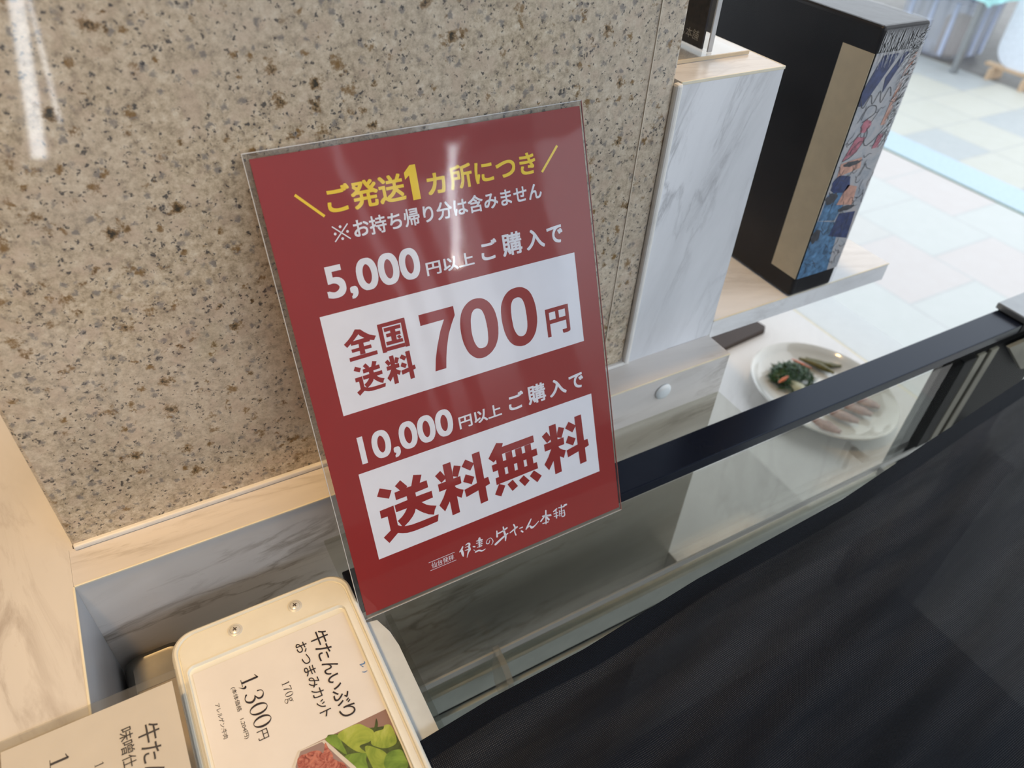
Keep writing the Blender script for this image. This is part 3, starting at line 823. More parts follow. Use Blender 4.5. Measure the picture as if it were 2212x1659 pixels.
G_RYO = [[(7.64,9.28),(8.23,9.29),(8.26,5.27),(7.67,5.24)],[(7.4,8.91),(7.67,8.39),(7.65,8.19),(7.32,8.0),(6.96,8.66)],[(8.44,8.95),(8.92,8.72),(8.58,8.0),(8.23,8.16),(8.26,8.52)],[(7.04,7.97),(8.76,8.0),(8.75,7.42),(7.05,7.39)],[(7.59,7.4),(8.22,7.37),(8.24,6.75),(7.66,6.39),(7.19,5.77),(6.86,6.36),(7.26,6.85)],[(8.24,7.39),(8.3,7.25),(8.54,7.04),(8.82,6.88),(8.57,6.32),(8.24,6.57),(8.14,6.97)],[(9.34,9.08),(9.93,8.57),(9.56,8.12),(8.98,8.64)],[(9.17,7.97),(9.78,7.55),(9.49,7.05),(8.89,7.47)],[(9.88,9.29),(10.47,9.31),(10.49,7.14),(10.51,5.32),(9.92,5.29),(9.9,7.0)],[(8.88,6.84),(9.9,6.99),(10.5,7.13),(10.81,7.15),(10.87,6.58),(10.48,6.49),(9.91,6.4),(8.93,6.23)]]
G_MU = [[(11.85,9.47),(12.36,9.29),(12.23,9.03),(11.61,8.21),(11.42,8.07),(11.06,8.5)],[(11.91,9.01),(12.23,9.03),(14.81,9.05),(14.81,8.5),(11.72,8.48)],[(11.23,7.9),(14.93,7.95),(14.95,7.4),(11.24,7.36)],[(11.36,6.81),(14.81,6.86),(14.84,6.33),(11.36,6.26)],[(11.62,8.51),(12.15,8.51),(12.18,6.79),(11.64,6.81)],[(12.41,8.46),(12.94,8.49),(12.96,6.81),(12.42,6.82)],[(13.21,8.47),(13.73,8.48),(13.76,6.82),(13.21,6.83)],[(13.99,8.48),(14.51,8.49),(14.52,6.83),(14.0,6.84)],[(11.56,6.28),(12.02,5.97),(11.57,5.24),(11.11,5.56)],[(12.67,6.2),(13.01,5.55),(12.52,5.32),(12.21,5.98)],[(13.59,6.22),(14.01,5.62),(13.56,5.32),(13.16,5.93)],[(14.48,6.29),(15.05,5.64),(14.62,5.24),(14.08,5.95)]]
G_ZENKOKU = [[(3.78,20.11),(4.12,20.02),(3.94,19.76),(3.57,19.45),(3.08,19.1),(2.92,19.35),(3.25,19.57),(3.55,19.83)],[(4.12,20.02),(4.33,19.79),(4.62,19.55),(5.0,19.38),(4.82,19.13),(4.55,19.23),(4.25,19.43),(3.99,19.66),(3.89,19.84)],[(3.37,19.41),(4.58,19.44),(4.55,19.14),(3.33,19.16)],[(3.3,18.92),(4.57,18.93),(4.58,18.7),(3.31,18.71)],[(3.06,18.43),(4.87,18.45),(4.87,18.2),(3.06,18.18)],[(3.82,19.2),(4.12,19.22),(4.12,18.45),(3.78,18.46)],[(5.19,20.02),(7.01,20.03),(7.02,19.77),(5.2,19.78)],[(5.19,20.02),(5.48,20.02),(5.48,18.14),(5.21,18.15)],[(6.73,20.04),(7.01,20.03),(7.03,18.14),(6.74,18.15)],[(5.46,18.45),(6.73,18.44),(6.73,18.19),(5.24,18.2)],[(5.56,19.7),(6.66,19.69),(6.65,19.46),(5.56,19.45)],[(5.64,19.31),(6.58,19.29),(6.58,19.07),(5.64,19.08)],[(5.55,18.8),(6.65,18.77),(6.66,18.55),(5.55,18.56)],[(5.95,19.6),(6.28,19.59),(6.25,18.63),(5.93,18.65)],[(6.3,18.97),(6.49,19.04),(6.6,18.87),(6.42,18.78)]]
G_SEVEN = [[(7.96,19.93),(10.4,19.93),(10.41,19.31),(10.09,18.8),(9.76,18.16),(9.48,17.34),(9.31,16.65),(9.18,15.96),(8.4,15.96),(8.57,16.78),(8.86,17.64),(9.24,18.55),(9.62,19.22),(7.97,19.21)]]
G_ZERO = [[[(10.63,17.97),(10.65,17.6),(10.69,17.29),(10.77,16.98),(10.87,16.69),(10.99,16.45),(11.18,16.23),(11.33,16.09),(11.49,15.99),(11.66,15.94),(11.84,15.91),(11.99,15.91),(12.15,15.93),(12.29,15.98),(12.45,16.04),(12.64,16.15),(12.81,16.3),(12.94,16.43),(13.1,16.68),(13.23,16.98),(13.3,17.24),(13.36,17.64),(13.38,18.0),(13.37,18.31),(13.32,18.69),(13.25,18.97),(13.11,19.3),(12.98,19.52),(12.83,19.69),(12.63,19.85),(12.46,19.94),(12.32,19.98),(12.16,20.01),(11.99,20.02),(11.81,20.01),(11.65,19.97),(11.51,19.92),(11.32,19.81),(11.15,19.67),(11.0,19.51),(10.85,19.26),(10.75,18.97),(10.68,18.66),(10.64,18.33)],[(11.39,17.98),(11.39,17.8),(11.4,17.63),(11.41,17.52),(11.44,17.31),(11.47,17.16),(11.53,16.98),(11.58,16.86),(11.68,16.7),(11.77,16.63),(11.87,16.6),(11.97,16.58),(12.09,16.59),(12.2,16.61),(12.32,16.68),(12.4,16.79),(12.47,16.96),(12.51,17.14),(12.53,17.35),(12.55,17.52),(12.55,17.65),(12.56,17.79),(12.55,18.0),(12.55,18.13),(12.54,18.27),(12.53,18.42),(12.51,18.62),(12.49,18.74),(12.44,18.94),(12.38,19.1),(12.3,19.21),(12.21,19.28),(12.08,19.33),(11.98,19.35),(11.87,19.34),(11.77,19.29),(11.68,19.2),(11.6,19.1),(11.53,18.92),(11.48,18.76),(11.45,18.61),(11.43,18.44),(11.41,18.26),(11.4,18.15)]],[[(13.7,17.94),(13.73,17.6),(13.77,17.28),(13.84,16.98),(13.93,16.71),(14.07,16.43),(14.21,16.26),(14.36,16.12),(14.53,16.02),(14.71,15.95),(14.85,15.91),(15.03,15.89),(15.17,15.89),(15.37,15.94),(15.53,15.99),(15.67,16.07),(15.85,16.22),(16.01,16.4),(16.18,16.68),(16.28,16.97),(16.36,17.27),(16.4,17.59),(16.41,18.01),(16.4,18.34),(16.36,18.67),(16.27,19.04),(16.18,19.31),(16.03,19.57),(15.88,19.73),(15.69,19.87),(15.52,19.96),(15.34,20.01),(15.17,20.03),(15.04,20.03),(14.86,20.02),(14.69,19.99),(14.54,19.94),(14.39,19.86),(14.21,19.72),(14.05,19.54),(13.89,19.28),(13.79,19.02),(13.73,18.68),(13.7,18.3)],[(14.46,18.0),(14.47,17.81),(14.48,17.68),(14.48,17.55),(14.5,17.37),(14.53,17.2),(14.58,17.06),(14.65,16.89),(14.72,16.77),(14.82,16.67),(14.93,16.61),(15.04,16.59),(15.13,16.59),(15.24,16.62),(15.36,16.71),(15.44,16.82),(15.5,16.96),(15.55,17.13),(15.58,17.32),(15.6,17.52),(15.6,17.68),(15.61,17.85),(15.61,17.97),(15.6,18.15),(15.6,18.27),(15.59,18.44),(15.58,18.62),(15.55,18.78),(15.51,18.95),(15.43,19.14),(15.35,19.24),(15.24,19.31),(15.14,19.34),(15.04,19.35),(14.91,19.33),(14.81,19.3),(14.72,19.24),(14.62,19.1),(14.55,18.95),(14.51,18.78),(14.49,18.59),(14.47,18.43),(14.47,18.25),(14.46,18.13)]]]


def put_outline(bm, polys, h, box_=None):
    """flat polygons; box_ = (u0, v0, u1, v1) rescales the character into that box"""
    A = [p for g in polys for p in g]
    x0 = min(p[0] for p in A); x1 = max(p[0] for p in A); y0 = min(p[1] for p in A); y1 = max(p[1] for p in A)
    bx_ = box_ or (x0, y0, x1, y1)
    for k, g in enumerate(polys):
        put_poly(bm, plP, [(bx_[0] + (a - x0) / (x1 - x0) * (bx_[2] - bx_[0]), bx_[1] + (b - y0) / (y1 - y0) * (bx_[3] - bx_[1])) for a, b in g], h + 0.0012 * k)


bm = bmesh.new()
put_outline(bm, G_ZENKOKU, H)
put_outline(bm, G_OKU, H, (3.05, 15.87, 4.98, 17.85))
put_outline(bm, G_RYO, H, (5.14, 15.93, 7.12, 17.85))
put_outline(bm, G_SEVEN, H)
for o_, i_ in G_ZERO:
    a = [bm.verts.new(plP(p[0], p[1], H)) for p in o_]; b = [bm.verts.new(plP(p[0], p[1], H)) for p in i_]
    for q in range(len(a)): bm.faces.new((a[q], a[(q + 1) % len(a)], b[(q + 1) % len(a)], b[q]))
put_text(bm, plP, '円', 17.07, 15.92, 18.94, 17.95, 0.026, H)
o = link('red_lettering', bm, M_RED, r)
bm = bmesh.new()
put_outline(bm, G_OKU, H); put_outline(bm, G_RYO, H); put_outline(bm, G_MU, H)
put_outline(bm, G_RYO, H, (15.40, 5.30, 19.38, 9.34))
o = link('red_lettering', bm, M_RED, r); o['label'] = 'large red characters inside the lower white box'
# sleeve: curved-out front sheet with welded, slightly milky borders
bm = bmesh.new()
NU, NV = 24, 34; gv = []
for i in range(NU + 1):
    row = []
    for j in range(NV + 1):
        u = -0.12 + 21.78 * i / NU; v = 0.0 + 31.05 * j / NV
        s = math.sin(PI * i / NU) * math.sin(PI * j / NV)
        row.append(bm.verts.new(plP(u, v, 0.08 + 0.22 * s)))
    gv.append(row)
for i in range(NU):
    for j in range(NV): bm.faces.new((gv[i][j], gv[i + 1][j], gv[i + 1][j + 1], gv[i][j + 1]))
link('clear_sleeve', bm, G_SLEEVE, r, True)
slab('sleeve_border', -0.14, 0.17, 0.0, 31.08, -0.05, 0.075, G_SLEEVE_E, r)
slab('sleeve_border', 21.58, 21.70, 0.0, 31.08, -0.05, 0.075, G_SLEEVE_E, r)
slab('sleeve_border', 0.17, 21.58, 30.79, 31.08, -0.05, 0.075, G_SLEEVE_E, r)
slab('sleeve_border', 0.17, 21.58, 0.0, 0.24, -0.05, 0.075, G_SLEEVE_E, r)
M_RIM = plain('bright_sleeve_rim', (0.55, 0.54, 0.52), 0.2)
slab('sleeve_rim', -0.16, -0.12, 0.0, 31.1, -0.02, 0.10, M_RIM, r)
slab('sleeve_rim', -0.12, 21.70, 31.06, 31.11, -0.02, 0.10, M_RIM, r)
slab('sleeve_rim', -0.12, 21.70, -0.01, 0.03, -0.02, 0.10, M_RIM, r)
slab('sleeve_rim', 21.68, 21.72, 0.0, 31.1, -0.02, 0.10, plain('rim_painted_red_reflection', (0.35, 0.12, 0.10), 0.2), r)  # the red sheet's reflection is put into this rim's colour

# ---------------------------------------------------------------- price cards (text runs towards the viewer)
ZC = -44.62
plC = Plane((0, 0, ZC), (0, -1, 0), (1, 0, 0), (0, 0, 1))
r = root('price_card', 0.6, 20, -46.15, 'ivory plastic framed price card with two screws, beside the red poster', 'price card')
# frame: outer tray with a raised rounded rim and a window
fx0, fx1, fy0, fy1 = -5.30, 6.48, 7.0, 31.7
bm = bmesh.new()


def ring(bm, rects):
    loops = []
    for (x0, x1, y0, y1, rr, z) in rects:
        loops.append([bm.verts.new(P(x, y, z)) for x, y in rrect(x0, x1, y0, y1, rr, 8)])
    for a, b in zip(loops, loops[1:]):
        n = len(a)
        for i in range(n): bm.faces.new((a[i], a[(i + 1) % n], b[(i + 1) % n], b[i]))
    return loops


lp = ring(bm, [(fx0 + .25, fx1 - .25, fy0, fy1 - .25, 1.3, -46.15), (fx0, fx1, fy0, fy1, 1.5, -45.9), (fx0, fx1, fy0, fy1, 1.5, -44.85),
               (fx0 + .06, fx1 - .06, fy0, fy1 - .06, 1.45, -44.60), (fx0 + .22, fx1 - .22, fy0, fy1 - .22, 1.35, -44.45),
               (fx0 + .34, fx1 - .34, fy0, fy1 - .34, 1.28, -44.45), (fx0 + .40, fx1 - .40, fy0, fy1 - .40, 1.25, -44.62),
               (fx0 + .46, fx1 - .46, fy0, fy1 - .46, 1.2, -44.62), (fx0 + .50, fx1 - .50, fy0, fy1 - .50, 1.2, -44.53),
               (fx0 + .64, fx1 - .86, fy0, 29.10, 0.5, -44.50), (fx0 + .66, fx1 - .88, fy0, 29.06, 0.48, -44.43), (fx0 + .72, fx1 - .94, fy0, 29.00, 0.45, -44.43),
               (fx0 + .76, fx1 - .98, fy0, 28.92, 0.42, -44.64), (fx0 + .82, fx1 - 1.05, fy0, 28.85, 0.3, -44.66)])
bm.faces.new(lp[0][::-1]); bm.faces.new(lp[-1])
bmesh.ops.recalc_face_normals(bm, faces=bm.faces)
link('card_frame', bm, M_FRAME, r, True)
for sx_, sy_ in ((-1.31, 30.32), (2.62, 30.30)):
    bm = bmesh.new()
    zz = -44.53
    rs = ((0.46, 0.0), (0.46, 0.05), (0.34, 0.08), (0.33, 0.05), (0.30, 0.12), (0.18, 0.17), (0.0, 0.18))
    rings = []
    for rad, d in rs:
        rings.append([bm.verts.new(P(sx_, sy_, zz + d))] if rad == 0 else [bm.verts.new(P(sx_ + rad * math.cos(q * PI / 12), sy_ + rad * math.sin(q * PI / 12), zz + d)) for q in range(24)])
    for a, b in zip(rings, rings[1:]):
        for q in range(24):
            if len(b) == 1: bm.faces.new((a[q], a[(q + 1) % 24], b[0]))
            else: bm.faces.new((a[q], a[(q + 1) % 24], b[(q + 1) % 24], b[q]))
    sc = link('screw', bm, plain('pearl_screw_cap', (0.74, 0.73, 0.68), 0.25, 0.2), r, True)
    bm = bmesh.new()
    for a in (0.4, 0.4 + PI / 2):
        c, s = math.cos(a), math.sin(a); L_, W_ = 0.15, 0.04
        bm.faces.new([bm.verts.new(P(sx_ + x * c - y * s, sy_ + x * s + y * c, zz + 0.186 + 0.002 * (a > 1))) for x, y in ((-L_, -W_), (L_, -W_), (L_, W_), (-L_, W_))])
    link('cross_slot', bm, plain('dark_slot', (0.06, 0.05, 0.05), 0.5), sc)
bm = bmesh.new(); put_poly(bm, plC, [(-28.56, -4.36), (-28.5, 5.34), (-7.2, 5.44), (-7.2, -4.36)], -0.020)
link('paper', bm, M_CARD, r)
bm = bmesh.new()
HC = 0.0
for ch, a, b, c, d in (('牛', -27.89, 2.79, -26.85, 3.90), ('た', -26.80, 2.86, -25.75, 3.84), ('ん', -25.55, 2.88, -24.62, 3.83), ('い', -24.55, 2.90, -23.55, 3.60),
                       ('ぶ', -23.51, 2.84, -22.42, 3.79), ('り', -22.30, 2.85, -21.60, 3.86),
                       ('お', -27.60, 1.79, -26.83, 2.48), ('つ', -26.66, 1.88, -25.97, 2.37), ('ま', -25.78, 1.79, -25.15, 2.48), ('み', -25.0, 1.78, -24.28, 2.44),
                       ('カ', -24.15, 1.77, -23.54, 2.48), ('ッ', -23.35, 1.82, -22.80, 2.30), ('ト', -22.60, 1.81, -22.20, 2.50)):
    put_text(bm, plC, ch, a, b, c, d, 0.004, HC)
put_text(bm, plC, '円', -23.19, -1.80, -22.60, -1.20, -0.008, HC)
put_text(bm, plC, '(本体価格　1,204円)', -26.58, -2.52, -23.08, -2.20, -0.006, HC)
put_text(bm, plC, 'アレルゲン:牛肉', -25.98, -3.57, -23.65, -3.29, -0.004, HC)


def serif(bm, pl, ch, u0, v0, u1, v1, h):
    """old-style serif numerals drawn as thick-and-thin strokes in a unit box"""
    W_, H_ = u1 - u0, v1 - v0
    T, t_ = 0.21 * W_, 0.06 * W_
    def f(pts): return [(u0 + a * W_, v0 + b * H_, c) for a, b, c in pts]
    if ch == '0':
        n = 40; a = []; b = []
        for i in range(n):
            th = 2 * PI * i / n
            a.append(bm.verts.new(pl(u0 + W_ * (0.5 + 0.5 * math.cos(th)), v0 + H_ * (0.5 + 0.5 * math.sin(th)), h)))
            b.append(bm.verts.new(pl(u0 + W_ * (0.5 + 0.32 * math.cos(th)), v0 + H_ * (0.5 + 0.465 * math.sin(th)), h)))
        for i in range(n): bm.faces.new((a[i], a[(i + 1) % n], b[(i + 1) % n], b[i]))
    elif ch == '1':
        put_stroke(bm, pl, f([(0.52, 0.02, T * 1.1), (0.52, 0.97, T * 1.1)]), h, 1, False)
        put_stroke(bm, pl, f([(0.08, 0.025, t_), (0.96, 0.025, t_)]), h, 1, False)
        put_stroke(bm, pl, f([(0.08, 0.84, t_), (0.35, 0.90, t_ * 1.6), (0.56, 1.0, t_)]), h, 3, False)
    elif ch == '3':
        put_stroke(bm, pl, f([(0.06, 0.74, t_ * 2), (0.14, 0.93, t_ * 1.2), (0.45, 1.0, t_), (0.80, 0.88, T * 0.8), (0.80, 0.68, T * 0.8), (0.42, 0.54, t_ * .8)]), h, 6)
        put_stroke(bm, pl, f([(0.36, 0.54, t_ * .8), (0.72, 0.48, T * 0.8), (0.90, 0.29, T * 1.0), (0.72, 0.07, T * 0.7), (0.35, 0.0, t_), (0.02, 0.12, t_ * 2.6)]), h, 6)
    elif ch == '7':
        put_stroke(bm, pl, f([(0.05, 0.80, t_), (0.08, 0.95, t_ * 2.2), (0.97, 0.95, t_ * 2.0)]), h, 2, False)
        put_stroke(bm, pl, f([(0.95, 0.95, t_), (0.55, 0.50, T * 0.7), (0.36, 0.0, T)]), h, 5, False)
    elif ch == ',':
        put_stroke(bm, pl, f([(0.40, 0.92, 0.32 * W_), (0.68, 0.80, 0.48 * W_), (0.55, 0.45, 0.24 * W_), (0.05, 0.0, 0.05 * W_)]), h, 4)
    elif ch == 'g':
        put_stroke(bm, pl, f([(0.42, 0.98, t_), (0.12, 0.80, T * .7), (0.42, 0.60, t_), (0.72, 0.80, T * .7), (0.42, 0.98, t_)]), h, 6)
        put_stroke(bm, pl, f([(0.62, 0.95, t_), (0.97, 1.0, t_ * 1.6)]), h, 2)
        put_stroke(bm, pl, f([(0.28, 0.62, t_), (0.15, 0.48, t_ * 1.8), (0.55, 0.40, T * .6), (0.90, 0.24, T * .6), (0.50, 0.02, t_), (0.06, 0.18, T * .5), (0.28, 0.42, t_)]), h, 6)


for ch, a, b, c, d in (('1', -26.87, -1.86, -26.30, -0.82), (',', -26.40, -2.05, -26.10, -1.64), ('3', -25.72, -1.90, -25.05, -0.81), ('0', -24.90, -1.84, -24.15, -0.80), ('0', -24.06, -1.84, -23.32, -0.80),
                       ('1', -25.47, 0.32, -25.22, 0.78), ('7', -25.12, 0.32, -24.80, 0.78), ('0', -24.74, 0.31, -24.42, 0.78), ('g', -24.36, 0.16, -24.03, 0.64)):
    serif(bm, plC, ch, a, b, c, d, HC)
link('black_lettering', bm, M_INK, r)
bm = bmesh.new()
put_stroke(bm, plC, [(-24.40, 5.02, 0.05), (-24.36, 5.30, 0.10), (-24.5, 5.34, 0.03)], HC, 3)
put_stroke(bm, plC, [(-24.33, 5.05, 0.04), (-24.18, 5.15, 0.06)], HC, 2)
put_stroke(bm, plC, [(-23.88, 4.98, 0.03), (-23.80, 5.12, 0.06), (-23.82, 5.28, 0.03)], HC, 3)
link('pen_mark', bm, M_BLUE, r)


def mottled(name, stops, scale=30, dist=1.0, rough=0.5):
    t = NT(name); v = t.coord()
    return t.pbr(t.ramp(t.noise(v, scale, 4, 0.6, dist), stops), rough)


M_SALADBG = plain('photo_taupe', (0.28, 0.17, 0.145), 0.5)
M_BOWL = plain('photo_bowl_rim', (0.66, 0.62, 0.56), 0.5)
M_BOWLIN = plain('photo_bowl_inside', (0.30, 0.21, 0.205), 0.5)
M_MEATP = mottled('photo_meat', [(0.30, (0.10, 0.025, 0.025)), (0.45, (0.36, 0.09, 0.075)), (0.6, (0.50, 0.20, 0.16)), (0.72, (0.60, 0.16, 0.09))], 190, 2.0)
M_LEAF1 = mottled('photo_lettuce_light', [(0.3, (0.16, 0.26, 0.03)), (0.55, (0.36, 0.44, 0.07)), (0.75, (0.50, 0.55, 0.16))], 60, 1.0)
M_LEAF2 = mottled('photo_lettuce_mid', [(0.3, (0.07, 0.15, 0.02)), (0.55, (0.20, 0.34, 0.05)), (0.75, (0.34, 0.46, 0.10))], 60, 1.0)
M_LEAFD = mottled('photo_lettuce_dark', [(0.3, (0.02, 0.03, 0.01)), (0.7, (0.08, 0.13, 0.03))], 80, 1.0)


def smoothed(pts, sub=5):
    q = []; n = len(pts)
    for i in range(n):
        p0, p1, p2, p3 = pts[i - 1], pts[i], pts[(i + 1) % n], pts[(i + 2) % n]
        for kx in range(sub):
            s = kx / sub
            q.append(tuple(0.5 * (2 * p1[j] + (p2[j] - p0[j]) * s + (2 * p0[j] - 5 * p1[j] + 4 * p2[j] - p3[j]) * s * s + (3 * p1[j] - p0[j] - 3 * p2[j] + p3[j]) * s ** 3) for j in range(2)))
    return q


photo = bmesh.new()
PH = [(M_SALADBG, [(-20.98, 5.40), (-21.01, 0.03), (-20.4, -0.2), (-8, -0.4), (-8, 5.40)], 0, -0.012),
      (M_LEAFD, [(-20.90, 1.75), (-20.90, 2.4), (-20.3, 4.3), (-19.6, 5.3), (-17.1, 5.38), (-15, 5.2), (-15, 2.8), (-18.4, 2.5)], 1, -0.010),
      (M_LEAF2, [(-20.94, 1.61), (-20.9, 2.3), (-20.19, 2.41), (-19.53, 2.44), (-19.96, 2.13)], 1, -0.008),
      (M_LEAF1, [(-20.88, 2.35), (-20.94, 3.51), (-20.52, 3.98), (-20.03, 4.27), (-19.62, 3.9), (-19.64, 3.24), (-19.1, 3.45), (-19.46, 2.97), (-20.16, 2.56)], 1, -0.006),
      (M_LEAF1, [(-19.98, 4.25), (-19.92, 4.8), (-20.1, 4.98), (-19.94, 5.29), (-19.41, 5.34), (-18.82, 5.21), (-18.78, 4.67), (-19.01, 4.24), (-19.46, 3.89)], 1, -0.004),
      (M_LEAF2, [(-19.51, 2.28), (-19.13, 3.41), (-18.71, 3.3), (-18.0, 3.2), (-18.0, 2.9), (-18.64, 2.62)], 1, -0.007),
      (M_LEAF1, [(-19.48, 3.54), (-19.01, 4.14), (-18.52, 4.46), (-17.9, 4.49), (-17.6, 3.67), (-18.68, 3.44)], 1, -0.003),
      (M_LEAF2, [(-18.49, 4.5), (-18.37, 5.24), (-17.89, 5.35), (-17.3, 5.3), (-17.1, 4.7), (-17.86, 4.1)], 1, -0.002),
      (M_LEAF2, [(-17.4, 3.4), (-17.2, 4.4), (-16.0, 5.0), (-15.4, 4.0), (-16.4, 3.1)], 1, -0.002),
      (M_LEAFD, [(-20.71, 4.69), (-20.33, 4.65), (-20.01, 4.42), (-20.12, 4.31), (-20.42, 4.5)], 1, -0.001),
      (M_BOWL, [(-20.95, 1.56), (-21.01, 0.03), (-20.31, -0.52), (-16.0, -1.0), (-12, 2.0), (-14.5, 3.3), (-18.65, 2.64)], 0, 0.001),
      (M_BOWLIN, [(-20.88, 1.40), (-20.93, 0.13), (-20.24, -0.36), (-16.2, -0.7), (-12.5, 2.0), (-14.6, 3.0), (-18.72, 2.36)], 0, 0.003),
      (M_MEATP, [(-20.67, 0.03), (-20.66, 0.36), (-20.63, 0.75), (-20.43, 1.14), (-20.03, 1.3), (-19.78, 1.57), (-19.42, 1.85), (-18.8, 2.2), (-16, 2.2), (-15, 0.8), (-16.5, -0.4), (-20.1, -0.25)], 1, 0.005),
      (M_MEATP, [(-20.75, 1.55), (-20.3, 1.62), (-19.85, 1.72), (-19.56, 1.49), (-19.82, 0.99), (-20.23, 0.92), (-20.25, 1.28)], 1, 0.007)]
mats = []
for mt, pts, sm, h in PH:
    if mt not in mats: mats.append(mt)
    f = put_poly(photo, plC, smoothed(pts) if sm else pts, h); f.material_index = mats.index(mt)
link('food_photo', photo, mats, r)

# second price card in a clear sleeve, lying on the marble counter
ZD = -42.58
plD = Plane((0, 0, ZD), (0, -1, 0), (1, 0, 0), (0, 0, 1))
r = root('price_card', -10, 18, -42.7, 'frameless price card in a clear sleeve, resting on the cream marble counter', 'price card')
BX('paper', (-14.06, -5.28, 4.0, 27.40, ZD - 0.04, ZD), M_CARD, r, 0.0)
BX('card_sleeve', (-14.4, -4.98, 3.8, 28.05, ZD - 0.07, ZD + 0.03), glass_mat('card_sleeve_plastic', (0.90, 0.89, 0.86), 0.06, 0.2, 20, 1.5, 1.0, 0.05), r, 0.0)
bm = bmesh.new()
for ch, a, b, c, d in (('牛', -25.40, -7.49, -24.29, -6.40), ('た', -24.20, -7.45, -23.20, -6.46), ('ん', -23.02, -7.46, -22.02, -6.50),
                       ('味', -25.72, -8.40, -24.98, -7.72), ('噌', -24.92, -8.42, -24.20, -7.74), ('仕', -24.10, -8.44, -23.40, -7.75)):
    put_text(bm, plD, ch, a, b, c, d, 0.002, 0.012)
for ch, a, b, c, d in (('1', -25.80, -11.83, -25.20, -10.90), ('1', -24.42, -9.76, -24.17, -9.31)):
    serif(bm, plD, ch, a, b, c, d, 0.012)
link('black_lettering', bm, M_INK, r)

# ---------------------------------------------------------------- stainless container in the recess
bm = bmesh.new()
L = []
for ins, z, rr in ((0.0, -62, 0.6), (0.0, -52.3, 0.8), (0.25, -51.7, 0.9), (0.7, -51.45, 0.9), (0.9, -51.5, 0.8)):
    L.append([bm.verts.new(P(x, y, z)) for x, y in rrect(-9.35 + ins, -5.05 - ins * 0.4, 10 + ins, 36.6 - ins, rr, 6)])
for a, b in zip(L, L[1:]):
    for i in range(len(a)): bm.faces.new((a[i], a[(i + 1) % len(a)], b[(i + 1) % len(a)], b[i]))
bm.faces.new(L[0][::-1]); bm.faces.new(L[-1])
rr_ = root('steel_container', -7.2, 23, -62, 'brushed stainless steel container down in the gap beside the counter', 'container')
link('container_body', bm, M_STEEL, rr_, True)
BX('lid_step', (-8.6, -5.3, 11, 33.2, -51.52, -51.2), plain('steel_painted_warm_reflection', (0.46, 0.36, 0.22), 0.35, 0.9), rr_, 0.12)  # brass tone puts a warm reflection into the steel colour

# ---------------------------------------------------------------- lower counter beyond the case
r = root('lower_counter', 74, 60, -120, 'pale marble lower counter behind the case carrying the oval plate', 'counter')
BX('counter_top', (46.8, 100.2, 32.2, 110, -78, -74), M_LOW, r, 0.1)
BX('counter_body', (47, 100, 37, 109, -155, -78), M_LOW, r, 0.0)
BX('counter_edge', (100.0, 100.5, 32.2, 110, -74.6, -73.98), M_EDGE, r, 0.05)
r = root('side_cabinet', 105, 60, -155, 'plain white cabinet along the outer side of the lower counter', 'cabinet')
BX('cabinet_top', (100.6, 110, 26, 112, -75.4, -74.1), M_WPAN, r, 0.2)
BX('cabinet_body', (101, 109.6, 26.5, 111, -155, -75.4), M_WPAN, r, 0.0)

# oval plate
pcx, pcy, pz = 85.8, 49.3, -74.0
PA, PB = 10.1, 11.6; prot = math.radians(2)


def oval(a, b, z, n=48):
    o = []
    for i in range(n):
        th = 2 * PI * i / n; x = a * math.cos(th); y = b * math.sin(th)
        o.append((pcx + x * math.cos(prot) - y * math.sin(prot), pcy + x * math.sin(prot) + y * math.cos(prot), z))
    return o


bm = bmesh.new()
rings = [oval(PA * a, PB * b, pz + h) for a, b, h in ((0.55, 0.60, 0.02), (0.60, 0.66, 0.05), (0.80, 0.84, 0.9), (0.97, 0.98, 2.0), (1.0, 1.0, 2.25), (0.985, 0.99, 2.38), (0.955, 0.965, 2.25),
                                                  (0.90, 0.92, 1.65), (0.82, 0.86, 0.95), (0.72, 0.77, 0.55), (0.60, 0.66, 0.42), (0.3, 0.33, 0.38))]
V = [[bm.verts.new(P(*p)) for p in rg] for rg in rings]
for a, b in zip(V, V[1:]):
    for i in range(48): bm.faces.new((a[i], a[(i + 1) % 48], b[(i + 1) % 48], b[i]))
bm.faces.new(V[0][::-1]); bm.faces.new(V[-1])
o = link('oval_plate', bm, M_CERAM, None, True)
tag(o, 'white oval plate of greens and meat on the lower counter, half behind the black rail', 'plate')

M_GREEN = mottled('boiled_greens', [(0.3, (0.008, 0.025, 0.008)), (0.5, (0.02, 0.07, 0.02)), (0.68, (0.07, 0.13, 0.03)), (0.8, (0.20, 0.25, 0.10))], 160, 1.5, 0.35)
bm = bmesh.new()
rd = random.Random(3)
gx, gy, gz = 84.6, 54.2, pz + 0.75
for kx in range(420):
    a = rd.uniform(0, 2 * PI); rad = math.sqrt(rd.random())
    x = gx + 3.7 * rad * math.cos(a); y = gy + 3.3 * rad * math.sin(a)
    if (x - gx + 1.1) ** 2 / 1.6 + (y - gy + 3.0) ** 2 / 5.5 < 1: continue
    z = gz + 1.9 * (1 - rad ** 2) + rd.uniform(-0.1, 0.35)
    d = Vector((rd.uniform(-1, 1), rd.uniform(-1, 1), rd.uniform(-0.5, 0.4))).normalized() * rd.uniform(0.4, 1.0)
    s = Vector((-d.y, d.x, rd.uniform(-.3, .3))).normalized() * rd.uniform(0.05, 0.16)
    c = Vector((x, y, z)); up = Vector((0, 0, 0.12))
    q = [c - d - s * 0.3, c - s, c + d - s * 0.3, c + d + s * 0.3, c + s + up, c - d + s * 0.3]
    try: bm.faces.new([bm.verts.new(P(p.x, p.y, max(p.z, gz))) for p in q])
    except ValueError: pass
